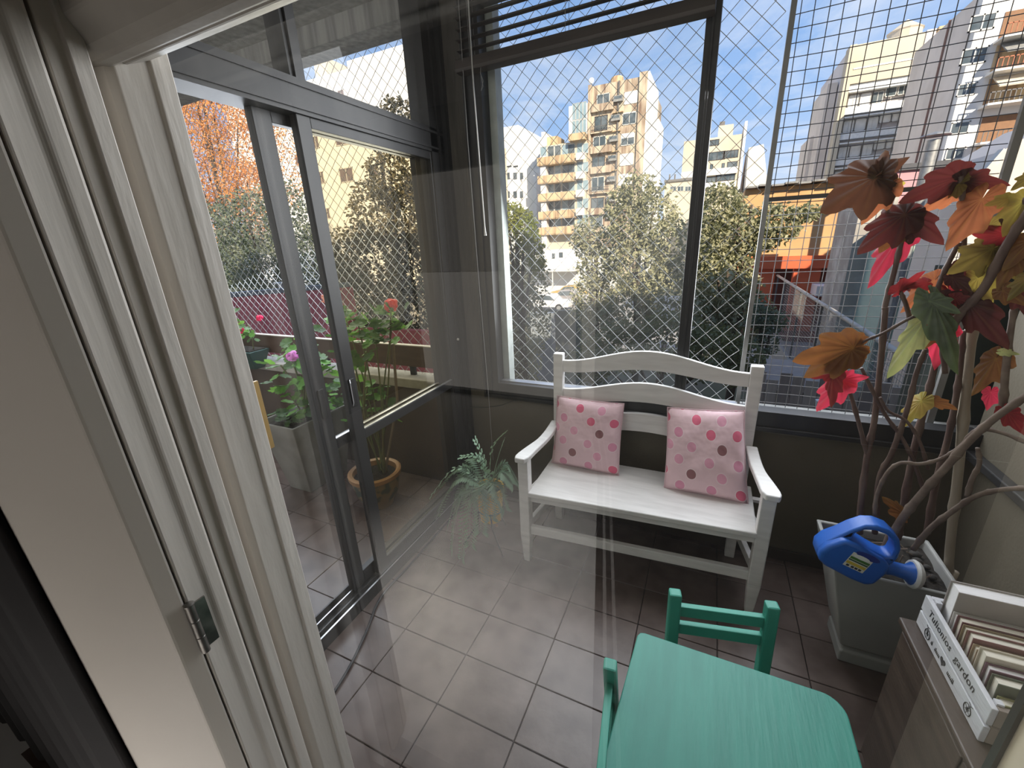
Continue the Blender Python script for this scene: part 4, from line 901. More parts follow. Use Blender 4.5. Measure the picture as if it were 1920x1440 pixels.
for tip, mid in (((-1.25, 1.60, .27), (-1.08, 1.6, .44)), ((-1.24, 1.55, .12), (-1.08, 1.56, .40)), ((-1.10, 1.45, .02), (-1.05, 1.50, .34)), ((-1.02, 1.42, .015), (-.99, 1.48, .34)), ((-1.13, 1.48, .13), (-1.05, 1.52, .36)), ((-.79, 1.60, .40), (-.86, 1.6, .46)), ((-.80, 1.52, .30), (-.87, 1.55, .42)),
                 ((-.90, 1.44, .20), (-.92, 1.51, .40)), ((-1.16, 1.72, .30), (-1.05, 1.68, .46)), ((-.82, 1.72, .33), (-.88, 1.69, .45)), ((-.97, 1.44, .10), (-.97, 1.5, .38)), ((-1.08, 1.5, .24), (-1.02, 1.55, .40)), ((-1.20, 1.50, .20), (-1.06, 1.54, .42)), ((-.86, 1.48, .26), (-.90, 1.54, .42))):
    frond('frond', [O, Vector(mid), Vector(tip)], 32, .062, .0055, m_frond)
for tip, mid in (((-.84, 1.63, .66), (-.92, 1.64, .55)), ((-1.08, 1.60, .50), (-.99, 1.62, .50)), ((-1.22, 1.50, .30), (-1.08, 1.56, .46)), ((-.86, 1.66, .60), (-.90, 1.65, .48)), ((-1.0, 1.62, .60), (-.96, 1.63, .48))):
    frond('leafy_spray', [O, Vector(mid), Vector(tip)], 9, .030, .011, m_frond2, False, .1)

# ------------------------------------------------------------------ terrace plants
def scallop_leaf(name, m):
    """round geranium leaf, wavy edge, slightly cupped; unit radius"""
    vs = [(0, 0, 0)]; fs = []; n = 22
    for r, z in ((.5, .05), (1.0, .16)):
        for i in range(n):
            a = 2 * PI * i / n + .15; k = r * (1 + (.09 * math.cos(i * PI) if r > .9 else 0)) * (.55 if (i in (0, n - 1) and r > .9) else 1)
            vs.append((k * math.cos(a), k * math.sin(a), z + .05 * math.sin(5 * a) * r))
    for i in range(n):
        j = (i + 1) % n; fs += [(0, 1 + i, 1 + j), (1 + i, 1 + n + i, 1 + n + j, 1 + j)]
    me = bpy.data.meshes.new(name); me.from_pydata(vs, [], fs); me.materials.append(m)
    for p in me.polygons: p.use_smooth = True
    return me
m_ger = leafmat('geranium leaf', (.10, .26, .045), (.16, .36, .07), (.25, .5, .08), scale=1.5, tf=.3)
m_gerd = leafmat('geranium leaf dark', (.05, .11, .04), (.085, .16, .05), (.12, .25, .05), scale=1.5, tf=.25)
LEAFME = [scallop_leaf('leaf', m_ger), scallop_leaf('leaf', m_gerd)]
m_stem = mat('green stem', (.13, .18, .07), (.18, .15, .08), rough=.6)
def put_leaf(parent, p, r, k, tilt=.7):
    o = bpy.data.objects.new('leaf', LEAFME[k]); COL.objects.link(o); o.parent = parent
    o.location = Vector(p) - ORG[parent.name]; o.scale = (r, r, r); o.rotation_euler = (random.uniform(-tilt, tilt) + .35, random.uniform(-tilt, tilt), random.uniform(0, 6.28))
def flower_head(parent, c, r, m, n=26):
    mb = MB(); c = Vector(c)
    for i in range(n):
        d = Vector((random.gauss(0, 1), random.gauss(0, 1), random.gauss(.3, 1))).normalized(); p = c + d * r * random.uniform(.6, 1)
        t = d.cross(Vector((.3, .5, .8))).normalized(); s = d.cross(t); k = r * .42
        mb.add([p + t * k, p + s * k, p - t * k, p - s * k, p + d * k * .4], [(0, 1, 4), (1, 2, 4), (2, 3, 4), (3, 0, 4)])
    return mb.build('flower_head', m, parent)
m_fpink = leafmat('pink petals', (.75, .22, .62), (.80, .34, .68), (.9, .4, .8), tf=.3)
m_fred = leafmat('red petals', (.75, .05, .05), (.82, .12, .10), (1, .15, .12), tf=.3)
m_fmag = leafmat('crimson petals', (.75, .02, .12), (.8, .05, .16), (1, .05, .2), tf=.3)
# square planter
sq = thing('planted_planter', 'grey square planter with a pink geranium standing on the terrace', 'plant', (-2.36, 1.75, 0))
m_sq = mat('weathered grey planter', (.27, .26, .235), (.13, .125, .11), rough=.85, scale=5, detail=9, lo=.4, hi=.85, bump=.2)
taper_pot('planter', sq, m_sq, -2.56, -2.22, 1.50, 1.98, .52, -2.50, -2.30, 1.58, 1.90)
MB().box(-2.54, -2.24, 1.52, 1.96, .46, .485).build('soil', m_soil, sq)
for x, y in ((-2.42, 1.56), (-2.36, 1.62), (-2.45, 1.66)):
    MB().sphere((x, y, .50), .035, 10, 6, (1, .8, .7)).build('stone', m_stone, sq, smooth=True)
random.seed(21)
stems = [(-2.36, 1.70, .92), (-2.45, 1.68, .86), (-2.30, 1.78, .90), (-2.25, 1.70, .78), (-2.40, 1.82, .98), (-2.28, 1.86, .84), (-2.36, 1.62, .70)]
for x, y, z in stems:
    b = Vector((-2.38 + random.uniform(-.06, .06), 1.74 + random.uniform(-.1, .1), .48)); MB().tube(smooth_path([b, b.lerp(Vector((x, y, z)), .5) + Vector((random.uniform(-.03, .03), 0, 0)), Vector((x, y, z))]), .006, 6).build('stem', m_stem, sq, smooth=True)
    for i in range(11): put_leaf(sq, (x + random.uniform(-.11, .11), y + random.uniform(-.10, .10), z + random.uniform(-.20, .06)), random.uniform(.030, .048), random.random() > .55)
for i in range(40): put_leaf(sq, (random.uniform(-2.52, -2.26), random.uniform(1.54, 1.94), random.uniform(.49, .56)), random.uniform(.015, .03), 1)
flower_head(sq, at(549, 668, 1.68), .040, m_fpink)
# bowl with tall geranium
bw = thing('bowl_planter', 'round patterned terracotta bowl with tall red flowering geranium and stake', 'plant', (-1.775, 1.665, 0))
m_terra = mat('glazed terracotta', (.42, .24, .12), (.34, .19, .10), rough=.4)
bowl_m = mat('painted bowl pattern', (.10, .12, .11), (.30, .22, .14), rough=.4, scale=16, lo=.45, hi=.55)
MB().lathe((-1.775, 1.665, 0), [(.085, .002), (.09, .02), (.125, .09), (.142, .17), (.140, .205)], 28).build('bowl', bowl_m, bw, smooth='auto')
MB().lathe((-1.775, 1.665, 0), [(.140, .205), (.158, .212), (.160, .238), (.150, .245), (.132, .238), (.128, .20), (0, .20)], 28).build('rim', m_terra, bw, smooth='auto')
MB().lathe((-1.775, 1.665, 0), [(.128, .205), (.05, .215), (.0, .218)], 16, cap=False).build('soil', m_soil, bw, smooth=True)
MB().tube([(-1.73, 1.70, .20), at(745, 752, 1.72), at(737, 645, 1.72)], .008, 7).build('stake', mat('grey cane stake', (.24, .20, .16), rough=.8), bw)
random.seed(5)
for i, (px, py, Y) in enumerate([(733, 585, 1.70), (700, 600, 1.66), (672, 610, 1.64), (735, 612, 1.74), (690, 640, 1.60), (650, 600, 1.7), (625, 590, 1.75), (660, 660, 1.7), (640, 720, 1.75), (690, 720, 1.7), (720, 760, 1.72), (670, 760, 1.75)]):
    t = at(px, py, Y); b = Vector((-1.775 + random.uniform(-.06, .06), 1.665 + random.uniform(-.06, .06), .21))
    MB().tube(smooth_path([b, b.lerp(t, .5) + Vector((random.uniform(-.04, .04), 0, .03)), t]), .0045, 6).build('stem', m_stem, bw, smooth=True)
    for k in range(14): put_leaf(bw, t + Vector((random.uniform(-.09, .09), random.uniform(-.08, .08), random.uniform(-.10, .04))), random.uniform(.022, .038), random.random() > .35)
flower_head(bw, at(733, 573, 1.70), .038, m_fred, 40); flower_head(bw, at(608, 560, 1.75), .025, leafmat('salmon petals', (.7, .28, .18), (.75, .35, .25), tf=.3), 14)
# planter box hung on the rail
hb = thing('planter_box', 'dark green planter box with red flowers hung on the terrace rail', 'planter', (-3.30, 1.99, .69))
m_hg = mat('dark green plastic', (.018, .055, .048), (.025, .07, .06), rough=.45)
MB().hexa([(-3.62, 1.94, .69), (-3.14, 1.94, .69), (-3.14, 2.025, .69), (-3.62, 2.025, .69)], [(-3.66, 1.90, .835), (-3.10, 1.90, .835), (-3.10, 2.07, .835), (-3.66, 2.07, .835)]).build('box', m_hg, hb, bevel=.006)
MB().box(-3.64, -3.12, 1.92, 2.05, .8355, .842).build('soil', m_soil, hb)
for x in (-3.5, -3.2):
    MB().box(x - .012, x + .012, 1.893, 1.898, .60, .84).box(x - .012, x + .012, 1.898, 1.905, .60, .61).build('hanger', mat('white hanger', (.6, .6, .58), rough=.5), hb)
random.seed(9)
for i in range(9):
    b = Vector((random.uniform(-3.6, -3.15), 1.98, .84)); t = b + Vector((random.uniform(-.08, .08), random.uniform(-.08, .04), random.uniform(.10, .30)))
    MB().tube(smooth_path([b, b.lerp(t, .5) + Vector((.02, 0, .02)), t]), .005, 6).build('stem', m_stem, hb, smooth=True)
    for k in range(12): put_leaf(hb, t + Vector((random.uniform(-.07, .07), random.uniform(-.06, .06), random.uniform(-.16, .03))), random.uniform(.018, .03), random.random() > .3)
flower_head(hb, at(452, 617, 1.95), .036, m_fmag); flower_head(hb, at(488, 597, 1.95), .026, m_fmag)
# folded pale wood frame behind the jamb
fw = thing('folded_chair', 'pale wooden folded chair leaning on the terrace beside the white jamb', 'chair', (-2.0, 1.145, 0))
m_pine = mat('pale varnished pine', (.55, .38, .17), (.48, .32, .14), rough=.45, scale=4, stretch=(4, 4, .5))
MB().box(-1.93, -1.905, 1.02, 1.150, .60, 1.0).build('back_panel', m_pine, fw, bevel=.004)
MB().box(-1.905, -1.89, 1.03, 1.168, .625, .975).build('slat', m_pine, fw, bevel=.003)
for y in (.93, 1.085):
    MB().hexa([(-2.02, y - .015, .001), (-1.99, y - .015, .001), (-1.99, y + .015, .001), (-2.02, y + .015, .001)], [(-1.93, y - .015, .62), (-1.905, y - .015, .62), (-1.905, y + .015, .62), (-1.93, y + .015, .62)]).build('leg', m_pine, fw)

# ------------------------------------------------------------------ nets and wire panel
def net(name, label, x0, x1, z0, z1, y, dx, dz, t, wob, seed):
    """knotted diamond netting: every strand real, slightly slack"""
    mb = MB(); nx, nz = int((x1 - x0) / dx * 2), int((z1 - z0) / dz * 2)
    def P(i, j):
        x, z = x0 + i * dx / 2, z0 + j * dz / 2
        k = mnoise.noise(Vector((x * 3 + seed, z * 3, 0))) * wob; k2 = mnoise.noise(Vector((x * 3, z * 3 + seed, 5))) * wob
        e = 1 if 0 < i < nx and 0 < j < nz else .2
        return Vector((x + k * e, y + .3 * k, z + k2 * e))
    for i in range(nx + 1):
        for j in range(nz + 1):
            if (i + j) % 2: continue
            a = P(i, j)
            for di in (-1, 1):
                if 0 <= i + di <= nx and j + 1 <= nz:
                    mb.beam(a, P(i + di, j + 1), t, t, up=(0, 1, 0))
    o = mb.build(name, m_net); tag(o, label, 'net'); return o
net('safety_net', 'white diamond safety net outside the window behind the bench', -1.0, .165, .758, 2.60, 2.118, .0745, .0745, .0019, .006, 1)
net('safety_net', 'white diamond safety net across the open terrace side', -4.15, -1.40, .728, 2.595, 2.15, .072, .072, .0020, .006, 8)
wp = thing('wire_panel', 'square wire mesh panel on a grey post outside the right window half', 'panel', (.52, 2.125, .756))
MB().box(.168, .186, 2.108, 2.126, .757, 2.72).build('post', m_galv, wp)
MB().box(.862, .884, 2.108, 2.126, .757, 2.72).build('post', m_galv, wp)
MB().box(.186, .862, 2.11, 2.124, 1.648, 1.664).build('cross_bar', mat('dark bar', (.06, .055, .05), rough=.6), wp)
random.seed(4)
for i in range(15):
    x = .200 + .044 * i; w = [(x + random.uniform(-.003, .003), 2.128 + random.uniform(-.002, .002), z) for z in (.758, 1.2, 1.6, 2.0, 2.4, 2.72)]
    MB().tube(w, .0015, 4).build('wire', m_wire, wp)
for j in range(43):
    z = .775 + .0455 * j; w = [(x, 2.131 + random.uniform(-.002, .002), z + random.uniform(-.003, .003)) for x in (.186, .4, .62, .862)]
    MB().tube(w, .0015, 4).build('wire', m_wire, wp)

# ------------------------------------------------------------------ courtyard, trees
G0 = -4.2
m_ground = mat('garden soil and grass', (.07, .085, .04), (.12, .10, .07), rough=1, scale=.6, detail=8)
struct('ground', MB().add([(-160, 2.16, G0), (120, 2.16, G0), (120, 190, G0), (-160, 190, G0)], [(0, 1, 2, 3)]), m_ground)
struct('ground_yard', boxm(-40, 6, 22, 44, G0, G0 + .02), mat('pale yard paving', (.42, .39, .34), (.34, .31, .27), rough=.9, scale=.8))
m_bark = mat('bark', (.10, .075, .055), (.06, .045, .035), rough=.9, scale=3, bump=.5, stretch=(2, 2, .5))
def foliage(blobs, n, size, seed, shell=.55):
    """leaves on and in a set of blobs: (centre, radii); one folded rhombus each"""
    rnd = random.Random(seed); mb = MB(); vol = [b[1][0] * b[1][1] + b[1][2] * b[1][0] for b in blobs]
    for c, r in blobs:
        k = int(n * (r[0] * r[1] + r[2] * r[0]) / sum(vol)); c = Vector(c)
        for i in range(k):
            d = Vector((rnd.gauss(0, 1), rnd.gauss(0, 1), rnd.gauss(0, 1))).normalized(); q = shell + (1 - shell) * rnd.random() ** .7
            q *= 1 + .22 * mnoise.noise(d * 2.3 + c * .7)
            p = c + Vector((d.x * r[0], d.y * r[1], d.z * r[2])) * q
            a = Vector((rnd.gauss(0, 1), rnd.gauss(0, 1), rnd.gauss(-.35, .8))).normalized(); b = a.cross(Vector((rnd.gauss(0, 1), rnd.gauss(0, 1), rnd.gauss(0, 1)))).normalized()
            s = size * rnd.uniform(.7, 1.3); w = a.cross(b) * s * .12
            mb.add([p, p + a * s * .5 + b * s * .30 + w, p + a * s, p + a * s * .5 - b * s * .30 + w], [(0, 1, 2), (0, 2, 3)])
    return mb
def quick(mb, name, m, parent):            # no normal fixing: leaves are single faces
    me = bpy.data.meshes.new(name); org = ORG[parent.name]
    me.from_pydata([(v[0] - org.x, v[1] - org.y, v[2] - org.z) for v in mb.v], [], mb.f); me.materials.append(m)
    o = bpy.data.objects.new(name, me); COL.objects.link(o); o.parent = parent; o['kind'] = 'stuff'; ORG[o.name] = org; return o
def tree(name, label, cat, blobs, n, size, m, seed, trunk=.14, group=None, limbs=5, base=None):
    """blobs given as (px, py, depth, px radius across, px radius up)"""
    B = []
    for px, py, Y, rx, rz in blobs:
        k = sc(px, py, Y); B.append((at(px, py, Y), (rx * k, (rx + rz) * .5 * k, rz * k)))
    cx = sum(b[0].x for b in B) / len(B) if base is None else base[0]; cy = sum(b[0].y for b in B) / len(B) if base is None else base[1]
    t = thing(name, label, cat, (cx, cy, G0), group); rnd = random.Random(seed)
    quick(foliage(B, n, size, seed), 'crown', m, t)
    top = max(b[0].z for b in B)
    MB().tube(smooth_path([(cx, cy, G0), (cx + .1, cy, G0 + (top - G0) * .35), (cx - .05, cy + .1, G0 + (top - G0) * .7), (cx, cy, top)]), [trunk * (1 - .8 * i / 15) for i in range(16)], 7).build('trunk', m_bark, t, smooth=True)
    mb = MB()
    for i, (c, r) in enumerate(B[:limbs]):
        z = G0 + (c.z - G0) * rnd.uniform(.35, .6); mb = MB().tube(smooth_path([(cx, cy, z), Vector((cx, cy, z)).lerp(c, .5) + Vector((0, 0, .3)), c + Vector((0, 0, r[2] * .4))]), [trunk * .45 * (1 - .75 * j / 10) for j in range(11)], 5)
        mb.build('limb', m_bark, t, smooth=True)
    return t
lf_dark = leafmat('dark evergreen leaves', (.075, .105, .07), (.25, .26, .18), (.2, .28, .12), scale=2.2, tf=.25, world=True, lo=.3, hi=.7, rough=.5)
lf_mid = leafmat('grey green leaves', (.20, .205, .115), (.46, .43, .27), (.42, .45, .2), scale=2.5, tf=.25, world=True, lo=.3, hi=.7, rough=.5)
lf_oliv = leafmat('olive brown leaves', (.06, .06, .035), (.20, .165, .10), (.2, .18, .08), scale=2.5, tf=.25, world=True, lo=.3, hi=.7, rough=.5)
lf_lime = leafmat('lime leaves', (.16, .20, .03), (.26, .26, .05), (.4, .4, .06), scale=2, tf=.35, world=True)
lf_autumn = leafmat('autumn orange leaves', (.60, .26, .09), (.72, .40, .17), (.9, .48, .16), scale=1.5, tf=.35, world=True, lo=.3, hi=.7)
tree('plane_tree', 'tall plane tree in orange autumn leaf behind the terrace', 'tree', [(400, 190, 22, 90, 70), (330, 260, 22, 80, 90), (455, 270, 22, 60, 90), (390, 330, 23, 90, 70), (470, 360, 22, 55, 55), (300, 350, 22, 60, 80), (520, 300, 24, 50, 90), (370, 120, 22, 110, 70), (250, 180, 22, 90, 120), (430, 410, 24, 90, 60)], 44000, .165, lf_autumn, 31, trunk=.3, limbs=9)
tree('evergreen_tree', 'dark evergreen tree seen through the open gap of the sliding door', 'tree', [(470, 420, 11, 70, 60), (420, 450, 11, 50, 70), (540, 410, 11.5, 45, 70), (480, 500, 11, 90, 60), (400, 500, 11, 60, 50), (560, 470, 11.5, 50, 70)], 11000, .13, lf_dark, 32)
tree('magnolia_tree', 'broad dark magnolia tree filling the tinted sliding door pane', 'tree', [(735, 335, 10, 50, 55), (705, 400, 10, 50, 60), (775, 400, 10.5, 50, 70), (700, 490, 10, 75, 65), (780, 500, 10, 60, 70), (655, 480, 10.5, 40, 55), (820, 430, 11, 45, 120), (760, 580, 9.5, 80, 60), (745, 225, 10.3, 34, 42), (670, 570, 9.8, 60, 60)], 16000, .12, lf_oliv, 33)
h = tree('hedge_bush', 'dark leafy bush low beyond the terrace net', 'bush', [(430, 490, 10.4, 60, 50), (500, 510, 10.4, 70, 45), (590, 510, 10.4, 60, 50), (650, 540, 9.9, 50, 50), (830, 560, 8.6, 40, 90), (700, 630, 9.6, 80, 60), (800, 650, 9.6, 70, 50)], 9000, .10, lf_dark, 34)
tree('small_tree', 'yellow green sunlit small tree at the window edge', 'tree', [(950, 405, 10.4, 36, 26), (985, 430, 10.4, 24, 36), (935, 425, 10.4, 26, 30), (1005, 480, 10.4, 16, 40)], 2600, .10, lf_lime, 35)
tree('cypress_bush', 'dense dark rounded tree at the left of the back window', 'tree', [(950, 470, 11, 42, 60), (985, 520, 11, 45, 60), (940, 570, 11, 50, 80), (990, 610, 11, 42, 70), (960, 680, 10.8, 60, 70)], 8000, .10, lf_mid, 36)
tree('young_tree', 'slim grey green tree between the car yard and the tallest garden tree', 'tree', [(1105, 440, 14, 28, 35), (1120, 500, 14, 40, 40), (1090, 450, 14.2, 20, 30), (1110, 560, 13.8, 40, 50), (1150, 470, 14, 26, 50), (1130, 620, 13.6, 45, 60)], 5200, .12, lf_mid, 37)
tree('garden_tree', 'tallest grey green garden tree in front of the stained tower', 'tree', [(1195, 360, 13.5, 36, 34), (1225, 410, 13.5, 45, 55), (1180, 420, 13.5, 40, 50), (1255, 460, 13.3, 36, 60), (1200, 500, 13.4, 62, 60), (1250, 560, 13.2, 55, 70), (1180, 590, 13.2, 60, 60), (1150, 395, 13.6, 22, 14), (1165, 365, 13.5, 22, 12)], 9500, .12, lf_mid, 38)
tree('garden_tree', 'wide grey green garden tree right behind the dark window mullion', 'tree', [(1350, 390, 12.5, 42, 45), (1380, 440, 12.5, 55, 55), (1330, 470, 12.4, 40, 60), (1360, 540, 12.2, 55, 65), (1390, 600, 12, 50, 60), (1330, 610, 12, 45, 60), (1430, 440, 12.3, 34, 32), (1470, 430, 12.2, 30, 22), (1505, 400, 12.2, 30, 16), (1455, 395, 12.3, 28, 14)], 10500, .12, lf_mid, 39)
tree('low_shrub', 'olive green low shrub below the two garden trees', 'bush', [(1170, 650, 10, 60, 50), (1250, 640, 9.8, 60, 60), (1330, 660, 9.6, 60, 55), (1110, 680, 10.2, 45, 40), (1390, 680, 9.6, 40, 50)], 7000, .10, leafmat('olive shrub leaves', (.09, .11, .05), (.20, .20, .08), (.25, .27, .09), scale=2.5, tf=.25, world=True, lo=.3, hi=.7), 40)
tree('creeper', 'small leafy creeper at the foot of the grey post by the red garage', 'plant', [(1425, 590, 11, 22, 30), (1450, 600, 11, 25, 22), (1440, 640, 10.8, 20, 30)], 1300, .08, lf_dark, 41)
struct('wall_garden', boxm(-14, -5.0, 20, 20.4, G0, at(1060, 583, 20).z), mat('mossy garden wall', (.10, .105, .075), (.15, .14, .11), rough=1, scale=1.5, detail=8))
struct('wall_garden_pier', boxm(at(996, 640, 16).x, at(1034, 640, 16).x, 16, 16.5, G0, at(1015, 588, 16).z), mat('bluish render', (.26, .28, .29), rough=.9))
# the red wall of the neighbour, pale coping
def slab_wall(name, a, b, z1, t, m, z0=G0):
    a, b = Vector((a.x, a.y, 0)), Vector((b.x, b.y, 0)); n = (b - a).normalized().cross(Vector((0, 0, 1))) * t
    q = [a, b, b - n, a - n]
    return struct(name, MB().hexa([Vector((p.x, p.y, z0)) for p in q], [Vector((p.x, p.y, z1)) for p in q]), m)
m_red = mat('red masonry paint', (.78, .19, .20), (.70, .16, .17), rough=.8, scale=2)
A_, B_ = at(330, 566, 5.2), at(660, 530, 8.3); zr = .62
slab_wall('wall_neighbour', A_, B_, zr, .2, m_red)
slab_wall('trim_11', A_ - Vector((0, .04, 0)), B_ - Vector((0, .04, 0)), zr + .10, .3, m_conc, zr)
struct('wall_neighbour_low', boxm(-9, -5.0, 7.6, 7.8, G0, -.30), m_red)
vt = thing('roof_vent', 'small white capped vent on the red wall coping', 'vent', (at(528, 535, 7.2).x, at(528, 535, 7.2).y, zr + .10))
v0 = ORG[vt.name]
boxm(v0.x - .06, v0.x + .06, v0.y - .06, v0.y + .06, v0.z, v0.z + .10).build('shaft', m_white, vt); boxm(v0.x - .13, v0.x + .13, v0.y - .13, v0.y + .13, v0.z + .10, v0.z + .13).build('cap', m_white, vt)

# ------------------------------------------------------------------ far buildings
m_pane = mat('dark window glass', (.06, .08, .09), (.13, .15, .16), rough=.12, scale=.9, lo=.4, hi=.6, world=True)
m_paneb = mat('blue grey window glass', (.20, .29, .33), (.28, .36, .39), rough=.15, scale=.6, world=True)
m_fr = mat('pale window frame', (.62, .60, .55), rough=.6)
m_frd = mat('dark window frame', (.07, .06, .055), rough=.6)
m_shut = mat('white roller shutter', (.72, .70, .66), (.64, .62, .58), rough=.6, scale=2, stretch=(1, 1, 12))
m_cream = mat('cream render', (.60, .53, .41), (.52, .45, .34), rough=.9, scale=.25, detail=6, world=True)
m_stain = mat('stained beige concrete', (.54, .45, .33), (.20, .125, .085), rough=.9, scale=.8, detail=10, lo=.42, hi=.68, stretch=(2.2, 2.2, .35), world=True)
m_band = mat('rusty balcony front', (.56, .42, .25), (.26, .15, .08), rough=.9, scale=1.0, detail=9, lo=.45, hi=.72, stretch=(2.5, 2.5, .3), world=True)
m_whitew = mat('white render', (.80, .78, .73), (.72, .70, .66), rough=.9, scale=.2, world=True)
m_mauve = mat('grey mauve render', (.72, .66, .62), (.64, .58, .55), rough=.9, scale=.3, world=True)
m_beige = mat('grey beige render', (.80, .71, .62), (.68, .60, .52), rough=.9, scale=.5, detail=9, world=True)
m_rail = mat('balcony rail', (.16, .15, .14), rough=.6)
def bld(name, label, x0, x1, y0, y1, z1, m, z0=G0):
    b = thing(name, label, 'building', ((x0 + x1) / 2, (y0 + y1) / 2, z0)); boxm(x0, x1, y0, y1, z0, z1).build('body', m, b); return b
def win(b, x, z, w, h, y, fm=m_fr, pm=m_pane, bars=1, blind=0.0, depth=.06):
    """a window on a face looking at -y: frame of four bars and mullions, glass, blind"""
    t = min(.09, w * .07)
    f = MB().box(x - w / 2, x + w / 2, y - depth, y + .01, z - h / 2, z - h / 2 + t).box(x - w / 2, x + w / 2, y - depth, y + .01, z + h / 2 - t, z + h / 2).box(x - w / 2, x - w / 2 + t, y - depth, y + .01, z - h / 2, z + h / 2).box(x + w / 2 - t, x + w / 2, y - depth, y + .01, z - h / 2, z + h / 2)
    for i in range(bars):
        c = x - w / 2 + w * (i + 1) / (bars + 1); f.box(c - t * .4, c + t * .4, y - depth, y + .01, z - h / 2, z + h / 2)
    f = f.build('window', fm, b)
    boxm(x - w / 2 + t * .5, x + w / 2 - t * .5, y - .03, y - .01, z - h / 2 + t * .5, z + h / 2 - t * .5).build('pane', pm, f)
    if blind: boxm(x - w / 2 + t, x + w / 2 - t, y - depth - .01, y - .02, z + h / 2 - h * blind, z + h / 2 - t * .5).build('shutter', m_shut, f)
    return f
def pwin(b, px, py, wpx, hpx, Y, **k):
    p = at(px, py, Y); s = sc(px, py, Y) * 1.02; return win(b, p.x, p.z, wpx * s, hpx * s, Y, **k)
def balcony(b, x0, x1, y0, z, h, out, m, rail=False):
    f = MB().box(x0, x1, y0 - out, y0, z - .12, z).build('balcony', m, b)
    if rail:
        mb = MB().box(x0, x1, y0 - out, y0 - out + .05, z + h - .06, z + h)
        n = max(4, int((x1 - x0) / .22))
        for i in range(n + 1):
            x = x0 + (x1 - x0 - .04) * i / n; mb.box(x, x + .04, y0 - out, y0 - out + .04, z, z + h)
        mb.build('railing', m_rail, f)
    else: boxm(x0, x1, y0 - out, y0 - out + .12, z, z + h).build('parapet', m, f)
    return f
# B1 stained tower
YT = 65
tx0, tx1, tz = at(1106, 200, YT).x, at(1212, 200, YT).x, at(1160, 152, YT).z
t1 = bld('apartment_tower', 'stained beige apartment tower with a white sunlit right side', tx0, tx1, YT, YT + 16, tz, m_stain)
boxm(tx1, tx1 + .25, YT - .15, YT + 9.5, G0, tz + .4).build('side_wall', m_whitew, t1)
boxm(tx1 - .2, tx1 + .5, YT + 9.5, YT + 16, G0, tz - 3.0).build('side_wall', m_whitew, t1)
boxm(tx0 - .2, tx0 + .25, YT - .3, YT, G0, tz + .15).build('pilaster', m_stain, t1); boxm(tx1 - 1.0, tx1, YT - .35, YT, G0, tz + .4).build('pilaster', m_stain, t1)
boxm(tx0 + 3.85, tx0 + 4.0, YT - .25, YT, G0, tz).build('drain_pipe', m_rail, t1)
for i, (px, py) in enumerate([(1131, 190), (1127, 231), (1124, 269), (1122, 307), (1121, 345), (1120, 384), (1118, 418)]):
    pwin(t1, px, py, 24, 24, YT, fm=m_frd if i % 2 else m_fr, bars=1); p = at(px, py + 14, YT)
    balcony(t1, tx0 + .3, tx0 + 3.3, YT, p.z - .2, .75, .5, m_stain, rail=i % 3 == 1)
for i, (px, py) in enumerate([(1183, 183), (1180, 222), (1177, 261), (1175, 299), (1172, 337), (1170, 372)]):
    pwin(t1, px, py, 25, 20, YT, blind=(.95, .1, .4, .95, .95, .95)[i])
for px, py in [(1160, 186), (1155, 222), (1151, 261), (1149, 297), (1147, 336), (1146, 373), (1146, 405)]:
    p = at(px, py, YT); a = boxm(p.x - .6, p.x + .6, YT - .5, YT, p.z - .35, p.z + .35).build('air_conditioner', m_conc, t1); boxm(p.x - .5, p.x + .5, YT - .52, YT - .5, p.z - .05, p.z + .25).build('grille', m_pane, a)
    boxm(p.x - .7, p.x + .7, YT - .35, YT, p.z - 1.6, p.z - 1.5).build('ledge', m_band, t1)
pw = at(1157, 153, YT + 4)
wt = thing('water_tank', 'round rusty water tank on the stained tower roof', 'tank', (pw.x, pw.y, tz)); MB().lathe((pw.x, pw.y, tz), [(.9, 0), (.9, 1.5), (.75, 1.7), (.2, 1.8)], 16).build('drum', m_band, wt, smooth='auto')
pd = at(1109, 153, YT + .5); ds = thing('satellite_dish', 'white round satellite dish on the tower roof corner', 'dish', (pd.x, pd.y, tz))
MB().tube([(pd.x, pd.y, tz), (pd.x, pd.y, tz + .6)], .05, 6).build('mast', m_rail, ds); MB().sphere((pd.x, pd.y - .05, tz + .8), .38, 14, 8, (1, .25, 1)).build('bowl', m_whitew, ds, smooth=True)
pa = at(1162, 130, YT + 6); an = thing('antenna', 'thin roof antenna above the stained tower', 'antenna', (pa.x, pa.y, tz))
MB().tube([(pa.x, pa.y, tz), (pa.x, pa.y, tz + 3.2)], .05, 5).build('mast', m_rail, an)
for k in range(4): MB().tube([(pa.x - .5 + .08 * k, pa.y, tz + 2.4 + .2 * k), (pa.x + .5 - .08 * k, pa.y, tz + 2.4 + .2 * k)], .03, 4).build('rod', m_rail, an)
